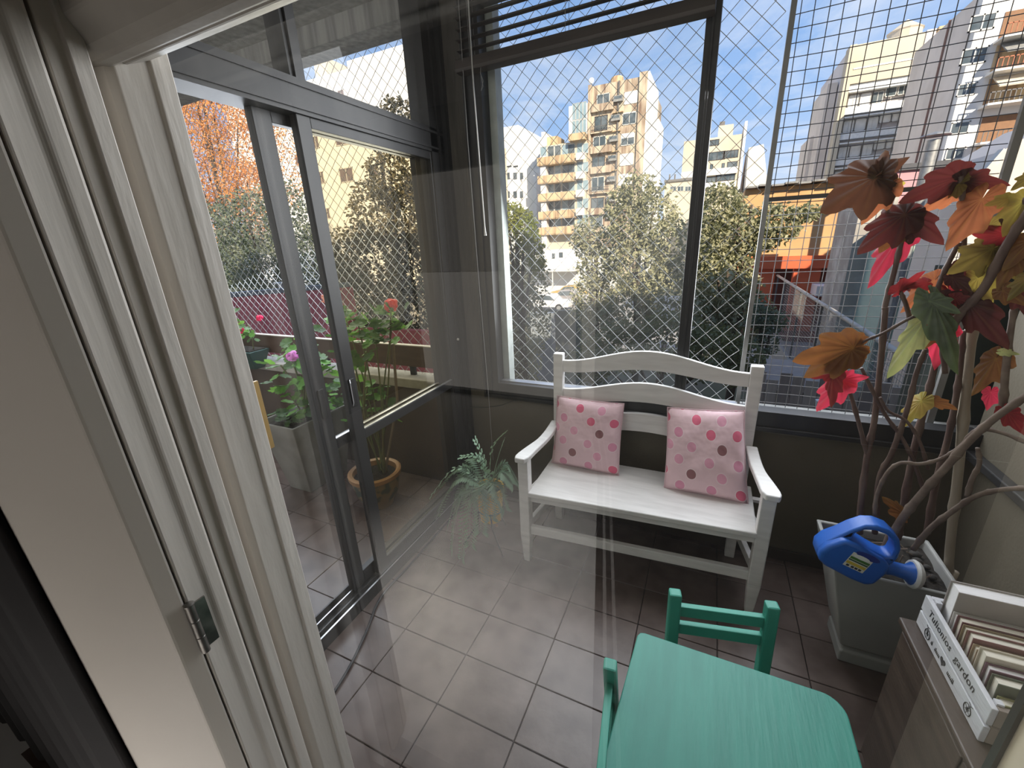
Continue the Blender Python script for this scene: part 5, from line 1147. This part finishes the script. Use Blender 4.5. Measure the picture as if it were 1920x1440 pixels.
# B2 banded balconies
YB2 = 63
b0, b1, bm_ = at(1008, 330, YB2).x, tx0 - .25, at(1077, 320, YB2).x
bz = at(1040, 262, YB2).z
t2 = bld('apartment_block', 'apartment block with long rusty yellow balconies left of the tower', b0 + .3, b1, YB2 + 1.5, YB2 + 14, bz - .3, m_cream)
boxm(b0 + .35, b0 + 1.2, YB2 + .2, YB2 + 1.5, G0, bz - 1.8).build('side_wall', m_mauve, t2); boxm(b0 - 2.2, b0 + .3, YB2 + 5, YB2 + 14, G0, at(998, 325, YB2 + 5).z).build('side_wall', m_mauve, t2)
boxm(b0 - 3.0, b0 + .3, YB2 + 6, YB2 + 14, G0, at(996, 272, YB2 + 6).z).build('rear_body', m_whitew, t2)
for i, py in enumerate((299, 334, 368, 402, 432)):
    p = at(1042, py, YB2); k = sc(1042, py, YB2)
    f = MB().box(b0, bm_, YB2 - .1, YB2 + .05, p.z - 6.5 * k, p.z + 6.5 * k).box(b0, bm_, YB2 - .1, YB2 + 1.5, p.z - 7.5 * k, p.z - 6 * k).build('balcony', m_band, t2)
    boxm(bm_ + .01, b1, YB2 + .7, YB2 + .8, p.z - 4 * k, p.z + 8 * k).build('parapet', m_mauve, f)
    for j, px in enumerate((1019, 1033, 1046, 1060, 1072)): pwin(t2, px, py - 16 - (px - 1042) * .1, 13, 18, YB2 + 1.5, pm=m_pane if (i + j) % 3 else m_paneb, bars=0)
    for px in (1087, 1098): pwin(t2, px, py - 21, 11, 17, YB2 + 1.5, pm=m_paneb, bars=0)
boxm(at(1064, 230, YB2).x, b1, YB2 + .4, YB2 + 1.5, at(1075, 262, YB2).z, at(1075, 249, YB2).z).build('parapet', m_band, t2)
gx0, gz0, gz1 = at(1060, 220, YB2).x, at(1080, 250, YB2).z, at(1080, 190, YB2).z
boxm(gx0, b1, YB2 + 1.6, YB2 + 8, gz0, gz1).build('attic', m_whitew, t2)
for j in range(4):
    wq = (b1 - gx0 - .6) / 4; x = gx0 + .5 + wq * (j + .5); win(t2, x, gz0 + 1.0, wq * .94, 1.8, YB2 + 1.6, pm=m_paneb, bars=0); win(t2, x, gz0 + 3.0, wq * .94, 2.0, YB2 + 1.6, pm=m_paneb, bars=0)
boxm(b0 + .1, b0 + .6, YB2 + 1.6, YB2 + 6, bz - .3, at(1010, 243, YB2).z).build('chimney_wall', m_whitew, t2); boxm(b0 + .6, b0 + 2.2, YB2 + 2.6, YB2 + 6, bz - .3, at(1018, 250, YB2).z).build('roof_room', m_band, t2)
# B3 white stepped building
Y3 = 72
w0, w1_ = at(880, 300, Y3).x, at(972, 240, Y3).x; z3 = at(950, 238, Y3).z
t3 = bld('apartment_block', 'plain white apartment block far left in the back window', w0, w1_, Y3, Y3 + 14, z3, m_whitew)
boxm(w1_, w1_ + 3.6, Y3 + 1, Y3 + 14, G0, at(985, 272, Y3).z).build('wing', m_whitew, t3); boxm(w1_ - 5.2, w1_ - 2.4, Y3 - .1, Y3, G0, at(935, 280, Y3).z).build('panel', m_cream, t3)
for r, py in enumerate((330, 365, 398)):
    for px, w in ((966, 7), (953, 6), (978, 6)): pwin(t3, px, py, w, 11, Y3, fm=m_frd, bars=1)
for px in (955, 967): pwin(t3, px, 312, 9, 2.5, Y3, fm=m_frd, bars=0)
# B4 cream building with strip windows
Y4 = 90
c0, c1, z4 = at(1280, 300, Y4).x, at(1392, 300, Y4).x, at(1360, 243, Y4).z
t4 = bld('office_block', 'cream stepped block with strip windows right of the mullion', c0, c1, Y4, Y4 + 15, z4 - 1.0, m_cream)
boxm(c1 - .3, c1 + .1, Y4 - .3, Y4 + 15, G0, z4 + .8).build('side_fin', m_whitew, t4); boxm(at(1347, 243, Y4).x, at(1375, 243, Y4).x, Y4 + 1, Y4 + 8, z4 - 1.0, z4 + .9).build('roof_room', m_cream, t4)
boxm(at(1348, 243, Y4).x, at(1358, 243, Y4).x, Y4 + 2, Y4 + 4, z4 + .9, z4 + 1.7).build('roof_tank', m_rail, t4)
for px, py, w, h in ((1335, 268, 24, 10), (1330, 294, 52, 14), (1370, 289, 25, 13), (1373, 309, 17, 11), (1356, 311, 5, 9), (1334, 313, 5, 9), (1325, 338, 34, 10), (1360, 333, 32, 11)):
    pwin(t4, px, py, w, h, Y4, fm=m_frd, bars=3 if w > 20 else 0)
for py in (322, 347):
    p = at(1350, py, Y4); boxm(c0, c1 - .6, Y4 - .5, Y4, p.z - .5, p.z + .5).build('balcony', m_whitew, t4)
# B5 white wedge wall
Y5 = 46
a = [at(1404, 277, Y5), at(1432, 270, Y5), at(1440, 356, Y5), at(1397, 356, Y5)]
t5 = thing('gable_wall', 'blank cream wedge shaped gable between the block and the grid', 'building', (a[0].x, Y5, G0))
MB().prism([(a[3].x, G0), (a[2].x + .6, G0), (a[2].x, a[2].z), (a[1].x, a[1].z), (a[0].x, a[0].z), (a[3].x, a[3].z)], lambda p, d: (p[0], d, p[1]), Y5, Y5 + 5).build('body', mat('pale cream gable', (.72, .68, .58), rough=.9), t5)
MB().prism([(at(1381, 340, Y5 + 5).x, G0), (a[3].x, G0), (a[0].x, a[0].z)], lambda p, d: (p[0], d, p[1]), Y5 + 3, Y5 + 5).build('side_wall', mat('tan side wall', (.36, .25, .17), rough=.9), t5)
# B6 low block behind the garden tree
Y6 = 80
t6 = bld('low_block', 'low cream block with roof pipes just left of the mullion', at(1246, 360, Y6).x, at(1300, 360, Y6).x, Y6, Y6 + 9, at(1270, 338, Y6).z, m_cream)
for px in (1262, 1276, 1290): pwin(t6, px, 354, 11, 9, Y6, bars=1)
for px in (1254, 1264): p = at(px, 338, Y6); MB().tube([(p.x, Y6 + 1, p.z - .2), (p.x, Y6 + 1, p.z + 1)], .12, 6).build('roof_pipe', m_rail, t6)
boxm(at(1246, 340, Y6).x, at(1300, 340, Y6).x, Y6 - .3, Y6 + 9.2, at(1270, 340, Y6).z, at(1270, 336, Y6).z).build('cornice', m_rail, t6)
# white low house behind the cars
Y8 = 45
t8 = bld('white_house', 'low white sunlit house behind the parked cars', at(1000, 500, Y8).x, at(1130, 500, Y8).x, Y8, Y8 + 8, at(1060, 470, Y8).z, m_whitew)
pwin(t8, 1052, 478, 7, 9, Y8, fm=m_frd); pwin(t8, 1038, 480, 5, 9, Y8, fm=m_frd)
boxm(at(1010, 505, Y8).x, at(1090, 505, Y8).x, Y8 - 2.5, Y8, at(1050, 506, Y8).z, at(1050, 503, Y8).z).build('canopy', m_fr, t8); boxm(at(1050, 520, Y8).x - .05, at(1050, 520, Y8).x + .05, Y8 - 2.5, Y8 - 2.4, G0, at(1050, 506, Y8).z).build('canopy_post', m_fr, t8)
# B7 right tower
Y7 = 55
r0, r1 = at(1590, 110, Y7).x, at(1725, 110, Y7).x; z7 = at(1660, 80, Y7).z
t7 = bld('apartment_tower', 'tall grey beige tower with enclosed balconies behind the wire mesh', r0, r1 + 4, Y7, Y7 + 12, z7, m_mauve)
boxm(r0 - .1, r1 + .2, Y7 - .9, Y7, z7 - 3.0, z7).build('attic_band', m_cream, t7); boxm(r0 - .15, r0 + .35, Y7 - .95, Y7 + .5, G0, z7 + .05).build('pilaster', m_cream, t7); boxm(r1 - .2, r1 + .4, Y7 - .98, Y7, G0, z7 + .08).build('pilaster', m_beige, t7)
boxm(r0 - .9, r0 - .1, Y7 + 2, Y7 + 9, G0, z7 - 2.0).build('side_bay', m_beige, t7); boxm(r0 - 1.2, r0 - .9, Y7 + 5, Y7 + 11, G0, z7 - 6.0).build('side_bay', m_beige, t7)
m_curt = mat('curtained glass', (.76, .74, .70), (.58, .57, .54), rough=.25, scale=1.2, world=True)
rows7 = [(1655, 141), (1648, 184), (1640, 232), (1632, 281), (1622, 328)]
m_enc = mat('white balcony enclosure', (.80, .80, .77), (.7, .7, .68), rough=.5)
for i, (px, py) in enumerate(rows7):
    p = at(px, py, Y7); k = sc(px, py, Y7); hh = 13 * k
    boxm(r0 + .4, r1 - .25, Y7 - .7, Y7, p.z - hh * 1.75, p.z - hh * .85).build('balcony', m_enc, t7)
    nW = 5
    for j in range(nW):
        w = (r1 - r0 - .8) / nW; win(t7, r0 + .5 + w * (j + .5), p.z + (j > 2) * .35, w * .9, hh * (1.5 if j < 3 else 1.3), Y7 - .35, pm=m_curt if i > 1 or j < 2 else m_pane, bars=0 if j % 2 else 1)
    boxm(r0 + .4, r1 - .25, Y7 - .95, Y7 - .3, p.z + hh * .95, p.z + hh * 1.12).build('cornice', m_enc, t7)
pt = at(1695, 70, Y7 + 5); rt = thing('roof_turret', 'sunlit cream turret on the roof of the grey beige tower', 'turret', (pt.x, pt.y, z7))
MB().lathe((pt.x, pt.y, z7), [(1.3, 0), (1.3, 1.9), (1.4, 2.0), (.1, 2.9)], 12).build('drum', m_cream, rt); boxm(pt.x + 2.2, pt.x + 4, pt.y - 1, pt.y + 2, z7, z7 + 1.6).build('annex', m_band, rt)
# B9 nearer tower at the far right
Y9 = 40
f0 = at(1768, 290, Y9).x; z9 = 14.4
t9 = bld('apartment_tower', 'nearest tower at the top right with orange balcony rails', f0, f0 + 14, Y9, Y9 + 10, z9, m_whitew)
boxm(f0 - .08, f0, Y9 + .6, Y9 + 10, G0, z9).build('side_wall', m_beige, t9)
m_orail = mat('orange balcony rail', (.42, .15, .07), rough=.7); m_brown = mat('brown roller blind', (.26, .13, .06), rough=.7); m_awn = mat('cream awning', (.66, .58, .46), rough=.9)
col9 = [(1838, 42), (1822, 105), (1808, 168), (1795, 240), (1786, 288)]
for i, (px, py) in enumerate(col9):
    pwin(t9, px + 4, py, 36 if i < 2 else 26, 26 if i < 2 else 20, Y9, bars=1)
    p = at(px + 70, py, Y9); k = sc(px + 70, py, Y9); x0 = at(px + 34, py, Y9).x
    f = balcony(t9, x0, f0 + 13, Y9, p.z - 26 * k, 18 * k, 1.2, m_whitew, rail=True)
    if i in (0, 1): f.children[0].data.materials[0] = m_orail
    boxm(x0 + .2, f0 + 12, Y9 - .04, Y9 + .01, p.z - 22 * k, p.z + 20 * k).build('recess', m_brown if i in (0, 3) else m_band, t9)
    if i in (1, 2): MB().hexa([(x0 + .3, Y9 - 1.2, p.z - 2 * k), (f0 + 9, Y9 - 1.2, p.z - 2 * k), (f0 + 9, Y9 - .1, p.z + 20 * k), (x0 + .3, Y9 - .1, p.z + 20 * k)], [(x0 + .3, Y9 - 1.22, p.z), (f0 + 9, Y9 - 1.22, p.z), (f0 + 9, Y9 - .12, p.z + 22 * k), (x0 + .3, Y9 - .12, p.z + 22 * k)]).build('awning', m_awn if i == 2 else m_conc, t9)
MB().tube([(f0 - .1, Y9 + 4, G0), (f0 - .12, Y9 + 4, z9)], .08, 6).build('drain_pipe', mat('rust pipe', (.28, .16, .12), rough=.8), t9)

# ------------------------------------------------------------------ near houses on the right
Yo = 26
o0, o1 = at(1392, 400, Yo).x, at(1612, 400, Yo).x; zo = at(1500, 347, Yo).z; zb = at(1480, 480, Yo).z; zc = at(1480, 503, Yo).z
m_orange = mat('peeling orange wall', (.62, .36, .16), (.50, .27, .12), rough=.9, scale=.7, detail=9, lo=.35, hi=.75, world=True, bump=.2, bscale=3)
m_ored = mat('orange red paint', (.66, .13, .045), (.58, .10, .035), rough=.7, scale=1, world=True)
to = thing('orange_house', 'orange walled house with a red painted open garage', 'building', ((o0 + o1) / 2, Yo, G0))
boxm(o0, o1, Yo, Yo + 7, zb, zo).build('upper_wall', m_orange, to)
boxm(o0, o1, Yo - .25, Yo + .3, zc, zb).build('red_band', m_ored, to)
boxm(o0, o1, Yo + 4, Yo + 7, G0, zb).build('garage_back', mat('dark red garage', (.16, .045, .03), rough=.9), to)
for px0, px1 in ((1408, 1446), (1480, 1530)):
    boxm(at(px0, 560, Yo).x, at(px1, 560, Yo).x, Yo, Yo + .4, G0, zc).build('red_pier', m_ored, to)
boxm(o0, o1, Yo - .1, Yo + .1, G0, at(1480, 620, Yo).z).build('low_red_wall', mat('dull red wall', (.28, .07, .05), rough=.9), to)
for i in range(9):
    x = o0 + (o1 - o0) * i / 9; boxm(x + .02, x + (o1 - o0) / 9 - .02, Yo - .5, Yo + 7, zo + .02 + .05 * (i % 2), zo + .10 + .05 * (i % 2)).build('roof_sheet', m_conc, to)
boxm(at(1520, 530, Yo).x, at(1572, 530, Yo).x, Yo - 1.6, Yo - .3, at(1545, 548, Yo).z, at(1545, 530, Yo).z).build('white_awning', m_whitew, to)
# mottled grey chimney stack / party wall
Yp = 19.5
pp = thing('party_wall', 'tall mottled grey wall pier between the orange and green houses', 'wall', (at(1640, 500, Yp).x, Yp, G0))
m_mott = mat('mottled grey render', (.34, .31, .27), (.62, .59, .54), rough=.95, scale=1.1, detail=10, lo=.45, hi=.75, world=True, bump=.3, bscale=6)
boxm(at(1598, 460, Yp).x, at(1665, 460, Yp).x, Yp, Yp + 3, G0, at(1640, 352, Yp).z).build('pier', m_mott, pp)
boxm(at(1665, 560, Yp).x, at(1700, 560, Yp).x, Yp + .3, Yp + 3, G0, at(1680, 525, Yp).z).build('lower_wall', m_mott, pp)
boxm(at(1650, 520, Yp).x, at(1710, 520, Yp).x, Yp + .1, Yp + .2, at(1680, 528, Yp).z, at(1680, 522, Yp).z).build('coping', m_fr, pp)
for i in range(12):
    x = at(1655, 500, Yp + .15).x + i * .115; boxm(x, x + .035, Yp + .12, Yp + .18, at(1680, 524, Yp).z, at(1680, 480, Yp).z).build('railing_bar', m_fr, pp)
# pink house, green wall
Yk = 27.5
tk = bld('pink_house', 'pink house with a dark grey roof edge behind the begonia leaves', at(1650, 400, Yk).x, at(1900, 400, Yk).x, Yk, Yk + 8, at(1760, 312, Yk).z, mat('pink render', (.55, .30, .32), (.48, .26, .28), rough=.9, scale=.6, world=True))
boxm(at(1650, 400, Yk).x, at(1900, 400, Yk).x, Yk - .15, Yk + 8, at(1760, 314, Yk).z, at(1760, 302, Yk).z).build('roof_edge', mat('dark roof edge', (.10, .10, .105), rough=.8), tk)
MB().hexa([(at(1800, 310, Yk).x, Yk - .1, at(1800, 303, Yk).z), (at(1870, 300, Yk).x, Yk - .1, at(1870, 303, Yk).z), (at(1870, 300, Yk).x, Yk + 6, at(1870, 303, Yk).z), (at(1800, 310, Yk).x, Yk + 6, at(1800, 303, Yk).z)],
          [(at(1806, 310, Yk).x, Yk - .1, at(1806, 300, Yk).z), (at(1870, 300, Yk).x, Yk - .1, at(1868, 275, Yk).z), (at(1870, 300, Yk).x, Yk + 6, at(1868, 275, Yk).z), (at(1806, 310, Yk).x, Yk + 6, at(1806, 300, Yk).z)]).build('metal_roof', mat('blue grey sheet metal', (.26, .31, .38), rough=.5), tk)
pwin(tk, 1740, 375, 20, 16, Yk, fm=m_frd)
for px in (1760, 1790): pwin(tk, px, 400, 14, 22, Yk, bars=1)
Yg = 17
tg = bld('green_wall_house', 'pale green rendered house wall with a window low behind the canes', at(1672, 500, Yg).x, at(1850, 500, Yg).x, Yg, Yg + 4, at(1730, 425, Yg).z, mat('pale green render', (.46, .56, .45), (.40, .49, .40), rough=.9, scale=.8, world=True))
pwin(tg, 1690, 715, 46, 70, Yg, bars=1); pwin(tg, 1745, 730, 22, 60, Yg, bars=1)
MB().tube([at(1707, 445, Yg - .15), Vector((at(1707, 445, Yg - .15).x, Yg - .15, G0))], .11, 8).build('drain_pipe', m_galv, tg, smooth='auto')
q0 = at(1752, 262, 22.5); cp = thing('flue_pipe', 'tall galvanised flue pipe with a flat cowl against the towers', 'pipe', (q0.x, 22.5, G0))
MB().tube([(q0.x, 22.5, G0), (q0.x, 22.5, q0.z)], .20, 10).build('pipe', m_galv, cp, smooth='auto'); MB().lathe((q0.x, 22.5, q0.z + .12), [(.45, 0), (.42, .04), (.05, .14)], 14).build('cowl', m_galv, cp)
Yw = 12
wd = [at(1838, 330, Yw), at(1905, 260, Yw)]
tw = thing('sloped_gable', 'beige sloping gable end beside the corner post', 'building', (wd[0].x, Yw, G0))
MB().prism([(at(1826, 345, Yw).x, G0), (at(1960, 345, Yw).x, G0), (at(1960, 345, Yw).x, at(1950, 215, Yw).z), (at(1880, 283, Yw).x, at(1880, 283, Yw).z), (at(1826, 345, Yw).x, at(1826, 345, Yw).z)], lambda p, d: (p[0], d, p[1]), Yw, Yw + 2).build('body', m_beige, tw)
MB().beam((at(1826, 345, Yw).x, Yw - .05, at(1826, 345, Yw).z), (at(1880, 283, Yw).x, Yw - .05, at(1880, 283, Yw).z), .2, .12).build('verge', m_fr, tw)
struct('wall_outer_pier', boxm(.895, 1.25, 2.16, 2.5, G0, 1.36), mat('dark green tarpaulin wall', (.022, .03, .024), (.035, .045, .035), rough=.8))
# fence along the plot border with a pale top tube
fe = thing('garden_fence', 'wire garden fence with a pale top tube running away from the house', 'fence', (3.1, 18, G0 + 1.0))
m_tubew = mat('pale fence tube', (.55, .50, .43), (.42, .38, .33), rough=.8, scale=3)
fz = -.60
MB().tube([(3.1, 5.5, fz + .04), (3.1, 12, fz), (3.1, 25.4, fz - .08)], .055, 8).build('top_tube', m_tubew, fe, smooth=True)
for y in (6.5, 9.2, 12, 15, 18.5, 22.5, 25): boxm(3.07, 3.13, y - .03, y + .03, G0 + 1.0, fz).build('post', m_rail, fe)
mb = MB()
for i in range(150):
    y = 5.6 + i * .11; mb.box(3.094, 3.1, y, y + .008, G0 + 1.0, fz)
for j in range(24):
    z = G0 + 1.1 + j * .10; mb.box(3.094, 3.1, 5.6, 22.1, z, z + .008)
o = mb.build('mesh_infill', m_galv, fe); o['kind'] = 'stuff'
struct('wall_plot', boxm(3.0, 3.25, 5.2, 25.6, G0, G0 + 1.0), m_conc_d)
# shed roofs and clutter in the strip by the fence
sd = thing('garden_shed', 'low grey garden shed with pale wall below the wire panel', 'shed', (2.2, 12, G0))
boxm(1.3, 2.9, 11.0, 13.2, G0, -2.0).build('walls', mat('grey shed boards', (.44, .36, .29), (.32, .26, .21), rough=.9, scale=3, stretch=(6, 6, .5)), sd); boxm(1.2, 3.0, 10.9, 13.3, -2.0, -1.92).build('roof', mat('grey roof sheet', (.34, .30, .275), rough=.8), sd)
for i in range(4): boxm(1.32 + i * .4, 1.66 + i * .4, 10.96, 11.0, G0 + .1, -2.1).build('door_board', mat('shed board ' + str(i), (.40 + .06 * (i % 2), .33, .27), rough=.9), sd)

bf = thing('board_fence', 'weathered grey brown board fence low outside the wire panel', 'fence', (2.2, 8.0, G0))
m_bd = [mat('weathered board ' + str(k), c, rough=.9, scale=3, stretch=(6, 6, .4)) for k, c in enumerate(((.34, .28, .235), (.26, .215, .185), (.40, .34, .285)))]
xb0, xb1 = at(1412, 720, 8).x, 2.95
for i in range(11):
    w = (xb1 - xb0) / 11; h_ = -.78 - .10 * (i % 3 == 1) - .04 * (i % 2)
    boxm(xb0 + i * w + .008, xb0 + (i + 1) * w - .008, 8.0 + .012 * (i % 2), 8.03 + .012 * (i % 2), G0, h_).build('board', m_bd[(i * 2) % 3], bf)
for z in (-1.2, -2.6): boxm(xb0, xb1, 8.045, 8.09, z, z + .09).build('rail', m_bd[1], bf)
MB().beam((1.72, 6.6, -1.9), (1.55, 6.6, -.72), .10, .10).build('leaning_post', m_fr, bf)
# ------------------------------------------------------------------ white building on the left
Yl = 40
l0, l1 = at(420, 200, Yl).x, at(770, 200, Yl).x; zl = at(690, 118, Yl).z
tl = bld('apartment_block', 'big white apartment block seen through the sliding door', l0, l1, Yl, Yl + 14, zl, m_whitew)
boxm(at(618, 150, Yl).x, l1 - .3, Yl + 3, Yl + 12, zl, at(690, 70, Yl).z).build('penthouse', m_whitew, tl); boxm(at(700, 80, Yl).x, at(745, 70, Yl).x, Yl + 4, Yl + 9, zl, at(725, 50, Yl).z).build('roof_room', m_mauve, tl)
boxm(at(560, 110, Yl).x, at(585, 120, Yl).x, Yl + 2, Yl + 6, zl, at(575, 95, Yl).z).build('roof_room', m_cream, tl)
for px, py, w, h in ((592, 267, 16, 20), (642, 262, 34, 18), (603, 333, 13, 20), (650, 328, 34, 24), (614, 400, 13, 18), (640, 178, 16, 16), (560, 300, 16, 20), (700, 320, 20, 20), (720, 260, 26, 18)):
    pwin(tl, px, py, w, h, Yl, fm=m_fr, pm=mat('mauve shutter', (.16, .12, .12), (.12, .09, .09), rough=.7), bars=1)
for z in (12.5, 9.2, 5.8):
    boxm(l1, l1 + .05, Yl + .8, Yl + 4.5, z, z + 2.2).build('side_window', mat('brown side shutter', (.20, .13, .08), rough=.8), tl); boxm(l1, l1 + .5, Yl + .5, Yl + 5, z - .3, z - .1).build('side_ledge', m_fr, tl)

# ------------------------------------------------------------------ parked cars
def car(label, loc, rz, m, L=4.1):
    c = thing('car', label, 'car', loc, None, rz); h = L / 2
    prof = [(-h, .35), (-h, .75), (-h + .3, .86), (-h + .95, .90), (-h + 1.5, 1.36), (.55, 1.42), (1.15, 1.0), (h - .15, .84), (h, .62), (h, .35)]
    MB().prism(prof, lambda p, d: (p[0], d, p[1]), -.82, .82).build('body', m, c, bevel=.06, seg=3, local=True, smooth='auto')
    gp = [(-h + 1.12, .93), (-h + 1.58, 1.31), (.50, 1.36), (.98, .98)]
    for s in (-1, 1):
        MB().prism(gp, lambda p, d: (p[0], d, p[1]), s * .835 - .006, s * .835 + .006).build('side_glass', m_pane, c, local=True)
        for x in (-h + .8, h - .75):
            w = MB().tube([(x, s * .86, .32), (x, s * .66, .32)], .32, 16).build('wheel', m_dark, c, local=True); MB().tube([(x, s * .875, .32), (x, s * .85, .32)], .19, 12).build('hub', m_galv, w, local=True)
    return c
p = at(1040, 580, 34)
car('white car parked in the sunny yard beyond the garden wall', (p.x - .6, 34, G0 + .02), PI, mat('white car paint', (.72, .71, .68), rough=.3, coat=.5))
p = at(1065, 566, 37); car('grey car parked behind the white one in the yard', (p.x, 37, G0 + .02), 0, mat('grey car paint', (.33, .30, .29), rough=.3, coat=.5))
p = at(1068, 550, 40); car('yellow taxi coloured car at the back of the yard', (p.x, 40.5, G0 + .02), 0, mat('yellow car paint', (.55, .33, .06), rough=.3, coat=.5))
for o in COL.objects:                       # parts of equal standing carry no labels; things keep theirs
    if o.parent is None and o.type == 'EMPTY' and 'label' not in o: o['label'] = o.name
